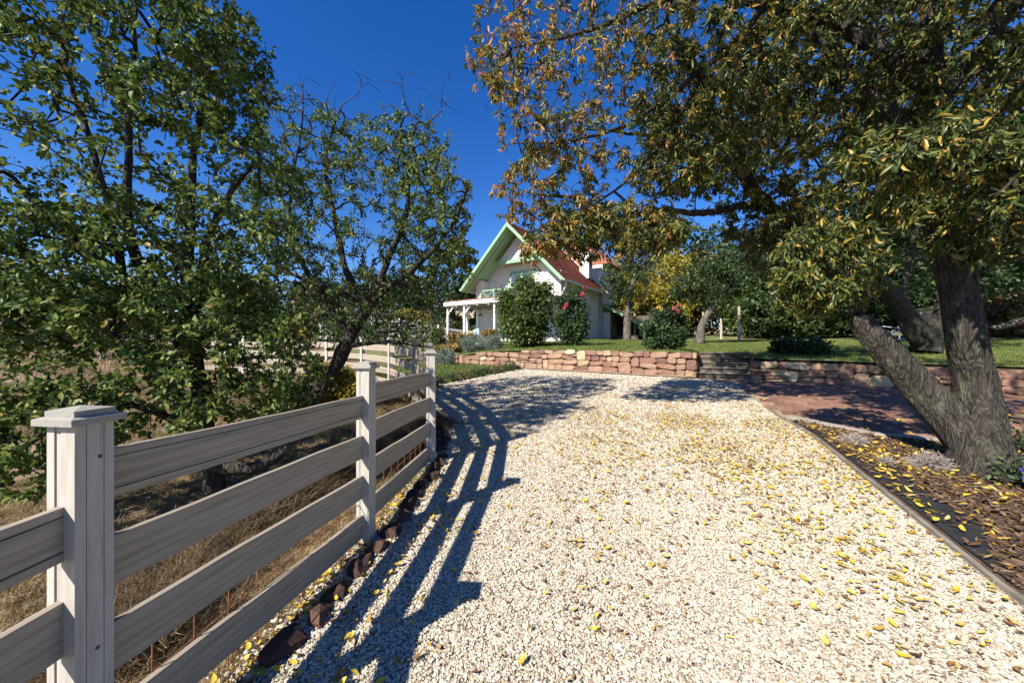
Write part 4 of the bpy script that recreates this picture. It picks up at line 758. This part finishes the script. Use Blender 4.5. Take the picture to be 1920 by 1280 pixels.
# loggia: side pillars, header and balcony in the gable front
MB().box(-W_+.003,-W_+.45,.003,.897,2.652,EV+.25).build('pillar', M['plaster'], H); MB().box(-1.7,-.003,.003,.897,2.652,EV+.25).build('pillar', M['plaster'], H)
MB().prism([(-4.9,5.25),(-1.6,5.25),(-3.25,6.95)], .25, .45).build('gable_panel', M['plaster'], H)
MB().bar((-4.9,.2,5.3),(-1.6,.2,5.3), .16, .2).build('collar_beam', M['green_paint'], H)
MB().bar((-3.25,.2,5.4),(-3.25,.2,6.8), .14, .14).build('king_post', M['green_paint'], H)
dr = empty('balcony_door', (-3.3,.86,2.65), 0, H); MB().box(-.95,.95,-.04,.03,0,2.15).build('door_frame', M['green_paint'], dr)
for x in (-.45,.45): MB().box(x-.36,x+.36,-.05,-.042,.55,2.0).build('pane', M['glass_dark'], dr)
rl = empty('balcony_railing', (0,-.02,2.7), 0, H)
MB().bar((-6.05,0,.85),(-.5,0,.85), .07, .07).build('rail', M['green_paint'], rl); MB().bar((-6.05,0,.08),(-.5,0,.08), .06, .06).build('rail', M['green_paint'], rl)
for i in range(6):
    x0 = -6.05+i*1.11; MB().box(x0-.035,x0+.035,-.03,.03,.0,.9).build('baluster', M['green_paint'], rl)
    if i < 5:
        MB().bar((x0+.05,0,.12),(x0+1.06,0,.8), .03, .05, (0,1,0)).build('cross_brace', M['green_paint'], rl); MB().bar((x0+.05,.012,.8),(x0+1.06,.012,.12), .03, .05, (0,1,0)).build('cross_brace', M['green_paint'], rl)
MB().box(-2.2,-1.2,.3,.7,2.7,3.15).build('planter', M['brick'], H)
# roof
OV, OE, sl_ = .95, .55, math.atan2(RG-EV, W_/2)
def roof_part(sx):
    rx0 = -W_/2; ex = (0+OE) if sx > 0 else (-W_-OE); drop = (OE)*math.tan(sl_); zr, ze = RG+.12, EV-drop+.12
    nrm_ = Vector((math.sin(sl_)*sx, 0, math.cos(sl_)))
    a = Vector((rx0,-OV,zr)); b = Vector((ex,-OV,ze)); MB().add([a,b,b+Vector((0,D_+OV+.3,0)),a+Vector((0,D_+OV+.3,0))]+[q-nrm_*.10 for q in (a,b,b+Vector((0,D_+OV+.3,0)),a+Vector((0,D_+OV+.3,0)))], [(0,1,2,3),(7,6,5,4),(0,4,5,1),(1,5,6,2),(2,6,7,3),(3,7,4,0)]).build('roof_deck', M['green_paint'], H)
    V, F, rn = [], [], []; Ls = (b-a).length; nr_, nc = int(Ls/.30), int((D_+OV+.3)/.235); dirn = (b-a).normalized(); bI = 0
    for i in range(nr_):
        for j in range(nc):
            o = a+dirn*(i*Ls/nr_)+Vector((0,j*.235,0))+nrm_*.02; t_ = random.random(); e1 = dirn*(Ls/nr_+.03); sx_ = Vector((0,.225,0)); lift = nrm_*.035
            q = [o+nrm_*.005, o+sx_*.5+nrm_*.03, o+sx_+nrm_*.005, o+e1+lift, o+e1+sx_*.5+lift+nrm_*.03, o+e1+sx_+lift, o+e1, o+e1+sx_]
            V += q; F += [(bI,bI+1,bI+4),(bI,bI+4,bI+3),(bI+1,bI+2,bI+5),(bI+1,bI+5,bI+4),(bI+3,bI+4,bI+6),(bI+4,bI+5,bI+7),(bI+4,bI+7,bI+6)]; rn += [t_]*8; bI += 8
    tag(link('roof_tiles', np_mesh('roof_tiles', np.array([tuple(q) for q in V]), F, {'rnd': rn}), M['roof_tile'], H), kind='stuff')
    MB().bar(a+Vector((0,-.02,-.05)), b+Vector((0,-.02,-.05)), .05, .18, nrm_).build('barge_board', M['green_paint'], H)
    MB().bar(a+Vector((0,D_+OV+.3,.02)), b+Vector((0,D_+OV+.3,.02)), .08, .16, nrm_).build('verge', M['white_paint'], H)
    MB().bar(a+Vector((0,.55,-.16)), b+Vector((0,.55,-.16)), .12, .14, nrm_).build('rafter', M['green_paint'], H)
    MB().tube([b+Vector((.06*sx,0,-.05)), b+Vector((.06*sx,D_+OV+.25,-.05))], .06, 6).build('gutter', M['white_paint'], H)
roof_part(1); roof_part(-1)
MB().tube([(-W_/2,-OV,RG+.16),(-W_/2,D_+.3,RG+.16)], .12, 8).build('ridge_cap', M['brick'], H)
MB().tube([(.55,-.5,3.45),(.5,-.35,3.3),(.12,-.08,2.95),(.08,-.06,0),(.08,-.06,-.5)], .045, 7).build('downpipe', M['white_paint'], H)
MB().bar((.12,3.2,2.95),(.42,3.2,3.1), .03, .03).tube([(.42,3.2,3.1),(.46,3.2,2.6),(.5,3.2,2.5)], .012, 5).build('cable_bracket', M['white_paint'], H)
# porch roof with posts
pr = empty('porch', (0,0,0), 0, H); y0 = -2.5
MB().box(-7.15,.1,y0,-.003,2.36,2.62).build('canopy', M['white_paint'], pr); MB().box(-7.2,.15,y0-.05,-.004,2.625,2.655).build('canopy_tiles', M['brick'], pr)
for x, yy in ((-6.95,-2.3),(-5.55,-2.3),(-3.2,-2.3),(-.2,-2.3),(-6.95,-.4)): MB().box(x-.06,x+.06,yy-.06,yy+.06,-.6,2.355).build('porch_post', M['white_paint'], pr)
for x in (-6.95,-5.55): MB().bar((x+.06,-2.3,1.85),(x+.5,-2.3,2.34), .06, .08).build('brace', M['white_paint'], pr)
for i in range(9): MB().box(-7.0+i*.85,-6.9+i*.85,y0+.05,-.05,2.24,2.357).build('rafter', M['stake_wood'], pr)
MB().box(-W_-.2,.1,-2.7,-.0,-.7,-.02).build('terrace_slab', M['concrete'], pr)
MB().box(-6.4,-6.2,-.09,-.004,-.4,2.3).build('wall_strip', M['white_paint'], pr)
# rear wing, chimney and lean-to
rw = empty('rear_wing', (0,0,0), 0, H)
MB().box(-4.2,.15,D_+.35,D_+4,-.8,6.0).build('wing_wall', M['plaster'], rw)
MB().prism([(-4.7,5.9),(.75,5.9),(-1.9,8.4)], D_+.32, D_+4.3).build('wing_roof', M['brick'], rw)
ch_ = empty('chimney', (-.55,5.2,4.6), 0, H); MB().box(-.35,.35,-.35,.35,0,1.75).build('stack', M['plaster'], ch_); MB().box(-.42,.42,-.42,.42,1.75,1.9).build('coping', M['white_paint'], ch_); MB().box(.352,.36,-.25,.25,.9,1.6).build('brick_panel', M['brick'], ch_)
lt = empty('lean_to', (0,0,0), 0, H)
MB().bar((.1,8.3,2.95),(3.3,8.3,1.1), 3.6, .1, (0,0,1)).build('lean_to_roof', M['sleeper'], lt); MB().bar((.1,6.47,2.92),(3.3,6.47,1.08), .05, .18, (0,0,1)).build('fascia', M['green_paint'], lt)
MB().box(.2,3.2,10.0,10.1,-.6,2.2).build('back_wall', M['sleeper'], lt); MB().box(3.1,3.2,6.6,10,-.6,1.1).build('side_wall', M['sleeper'], lt); MB().box(.2,.7,6.7,6.8,-.3,2.3).build('door_jamb', M['plaster'], lt)
MB().box(.9,2.6,7.2,8.0,-.4,.55).build('workbench', M['sleeper'], lt)
# porch lamp, chair, table
Hm = Matrix.Translation(H.location) @ Matrix.Rotation(H.rotation_euler.z, 4, 'Z')
lp = empty('pendant_lamp', Hm @ Vector((-5.0,-1.4,1.72)), H.rotation_euler.z); tag(lp, 'dark metal pendant lamp hanging under the porch canopy', 'lamp')
MB().tube([(0,0,.14),(0,0,.52)], .012, 5).build('cord', M['dark_metal'], lp); MB().tube([(0,0,0),(0,0,.03),(0,0,.09),(0,0,.15)], [.19,.15,.05,.03], 10).build('lamp_shade', M['dark_metal'], lp)
def garden_chair(loc, rz, label, mat):
    c = empty('garden_chair', loc, rz); tag(c, label, 'chair')
    for i in range(5): MB().box(-.22,.22,-.21+i*.086,-.14+i*.086,.43,.45).build('seat_slat', mat, c)
    for i in range(4): MB().box(-.22,.22,.22,.24,.55+i*.09,.61+i*.09).build('back_slat', mat, c)
    for sx in (-.21,.21): MB().bar((sx,-.2,0),(sx,.12,.44), .03, .03).build('leg', mat, c); MB().bar((sx,.22,0),(sx*1.0,.23,.9), .03, .03).build('leg', mat, c)
garden_chair(Hm @ Vector((-4.6,-1.9,-.02)), H.rotation_euler.z+R(160), 'light blue slatted garden chair under the porch', M['blue_paint'])
tb = empty('garden_table', Hm @ Vector((-5.25,-1.75,-.02)), H.rotation_euler.z); tag(tb, 'pale garden table beside the blue chair', 'table')
MB().box(-.4,.4,-.4,.4,.70,.73).build('table_top', M['white_paint'], tb)
for sx in (-.34,.34):
    for sy in (-.34,.34): MB().box(sx-.02,sx+.02,sy-.02,sy+.02,0,.70).build('leg', M['white_paint'], tb)

# ------------------------------------------------------------------ bench, pillar, log, stakes
x, y, z = bp(1667, 14); bn = empty('garden_bench', (x,y,z), R(-8)); tag(bn, 'pale ornate metal garden bench on the lawn in tree shade', 'bench')
for i in range(6): MB().box(-.55,.55,-.22+i*.08,-.17+i*.08,.42,.44).build('seat_slat', M['bench_paint'], bn)
MB().tube([(-.55,.25,.44),(-.55,.27,.84),(0,.28,.93),(.55,.27,.84),(.55,.25,.44)], .016, 6).build('back_frame', M['bench_paint'], bn)
for cx in (-.36,-.12,.12,.36):
    for sg in (-1,1): MB().tube([(cx+sg*.1*math.cos(t)*(1-t/9), .26, .66+.13*math.sin(t)*(1-t/9)) for t in [k*.6 for k in range(12)]], .009, 5).build('scroll', M['bench_paint'], bn)
for sx in (-.53,.53):
    for sy in (-.22,.24): MB().tube([(sx,sy,0),(sx,sy*.95,.43)], .016, 6).build('leg', M['bench_paint'], bn)
    MB().tube([(sx,.25,.66),(sx,0,.68),(sx,-.22,.64),(sx,-.22,.43)], .014, 6).build('armrest', M['bench_paint'], bn)
x, y, z = bp(1740, 20); pl = empty('stone_pillar', (x,y,z)); tag(pl, 'pale sandstone block pillar behind the dark tree', 'pillar')
for k in range(7):
    ws = [0,.33,.62,.84] if k % 2 else [0,.22,.5,.84]
    for a, b in zip(ws[:-1], ws[1:]): MB().box(-.42+a,-.42+b-.015,-.42,.42,k*.22,k*.22+.205).build('block', M['stone_pale'], pl)
MB().box(-.40,.40,-.40,.40,0,1.54).build('core', M['mortar'], pl); MB().box(-.5,.5,-.5,.5,1.55,1.66).build('coping', M['stone_pale'], pl)
x, y, z = bp(1905, 17); lg = MB().tube([(-1.0,0,.12),(-.5,.05,.22),(.3,.1,.42),(1.5,.1,.75)], [.10,.14,.15,.16], 10).build('fallen_log', M['bark_pale'], None, True); lg.location = (x,y,z+.5); tag(lg, 'pale fallen log lying on the bank at the right edge', 'log')
for px, Y, h, lb in ((1190,27.5,2.2,'stake just right of the trunk with the knot hole'),(1319,24,1.9,'stake right behind the forked leaning trunk'),(1352,27,1.5,'short stake second right of the forked trunk'),(1386,24,2.2,'tall stake third right of the forked trunk'),(1466,25,2.1,'stake in the dark hedge left of the young shoots'),(1513,24,1.2,'short stake in the hedge behind the young shoots')):
    x, y, z = bp(px, Y); o = MB().tube([(0,0,-.2),(.02,0,h*.5),(0,.02,h)], [.09,.08,.075], 7).build('fence_stake', M['stake_wood']); o.location = (x,y,z); tag(o, 'weathered wooden '+lb, 'stake', 'stakes along the hedge')

# ------------------------------------------------------------------ far left: slope fence, vines, far trees and houses
ff = empty('slope_fence', (-8,27,0)); tag(ff, 'far grey rail fence with pale posts crossing the dry slope left of the house', 'fence'); fp = [(-14,27.0),(-11.2,27.3),(-8.4,27.6),(-5.6,28.0),(-2.9,28.4),(-.4,28.8)]; FF0 = Vector((-8,27,0))
for i, (x, y) in enumerate(fp):
    z = float(zground(x,y)); MB().box(-.07,.07,-.07,.07,-.2,1.45).build('post', M['white_paint'], ff).location = Vector((x,y,z))-FF0
    if i:
        xa, ya = fp[i-1]; za = float(zground(xa,ya))
        for k in range(4): MB().bar(Vector((xa,ya+.08,za+.3+k*.31))-FF0, Vector((x,y+.08,z+.3+k*.31))-FF0, .03, .17).build('board', M['grey_board'], ff)
vi = 0
for r0, Yr in enumerate((17.5, 21.5, 33, 37, 42)):
    for k in range(9 if Yr < 30 else 11):
        x = (-24+k*2.3 if Yr < 30 else -24+k*2.6)+random.uniform(-.3,.3); y = Yr+random.uniform(-.3,.3)-.12*x*0
        if x > -5 and Yr < 30: continue
        z = float(zground(x,y)); root = empty('grapevine', (x,y,z)); tag(root, 'yellowing grapevine trained on a stake on the slope beyond the fence', 'vine', 'grapevines on the slope')
        MB().tube([(0,0,-.1),(.03,0,1.0),(0,0,1.9)], .045, 6).build('stake', M['stake_wood'], root); MB().tube([(.12,0,-.05),(.15,.03,.5),(.05,0,1.0)], [.05,.04,.03], 6).build('stem', M['bark_dark'], root)
        n = 620; pos = ell((0,0,1.2),(1.15,.45,.75), n, .3); rn = rng.uniform(0,1,n)
        link('foliage', card_mesh('foliage', pos, rng.normal(0,1,(n,3))+np.array([0,0,-.5]), rng.normal(0,1,(n,3))*.6+np.array([0,-.3,.6]), rng.uniform(.10,.2,n), rng.uniform(.09,.17,n), rn), M['yellow_leaf' if random.random() < .25 else 'forest_leaf'], root)
k_ = [(850,36,9.5,3.2,'dense dark evergreen tree behind the porch left of the gable'),(770,40,7,3.0,'dark round tree on the slope left of the evergreen'),(905,40,7.5,2.4,'dark tree just behind the house roof'),(690,48,7,3.4,'dark tree on the hill seen through the bare twigs'),(600,55,6,3.5,'dark tree on the hilltop by the far house'),(420,50,6,4,'dark tree on the hill behind the near plum tree'),(250,45,5,4.5,'broad dark tree on the hill beyond the vines'),(80,40,5,4.5,'dark tree on the far left hillside'),(1010,48,6,3,'dark tree mostly hidden behind the house')]
for px, Y, h, rw_, lb in k_:
    x, y, z = bp(px, Y); far_tree('hillside_tree', lb, (x,y,z,.25), [(x,y,z+h*.4,.2),(x,y,z+h*.8,.06)], [((x,y,z+h*.58),(rw_,rw_*.8,h*.44),170)], 5200, 'forest_leaf', .34, .6, group='hillside trees')
def cottage(px, Y, w_, d_, e_, rg, wallm, label):
    x, y, z = bp(px, Y); h = empty('far_house', (x,y,z), R(12)); tag(h, label, 'house')
    MB().box(-w_/2,w_/2,0,d_,-1,e_).build('wall', M[wallm], h); MB().add([(-w_/2-.4,-.5,e_-.2),(w_/2+.4,-.5,e_-.2),(w_/2+.4,d_/2,rg),(-w_/2-.4,d_/2,rg),(w_/2+.4,d_+.5,e_-.2),(-w_/2-.4,d_+.5,e_-.2)], [(0,1,2,3),(3,2,4,5),(0,3,5),(1,4,2)]).build('roof', M['old_roof'], h)
    for i in range(3): fx = -w_/2+(i+.5)*w_/3; o = MB().box(fx-.5,fx+.5,-.05,.05,1.0,2.1).build('window', M['white_paint'], h); MB().box(fx-.42,fx+.42,-.06,-.052,1.08,2.02).build('pane', M['glass_dark'], o)
    MB().box(-w_/4-.3,-w_/4+.3,d_/2-.3,d_/2+.3,rg-.6,rg+1.0).build('chimney', M['brick'], h)
cottage(585, 66, 6, 5, 2.2, 3.6, 'plaster', 'distant house with brown tiled roof and chimney seen through the left trees')
cottage(866, 58, 4, 4, 2.2, 3.4, 'stone_pale', 'distant orange house glimpsed left of the gable')
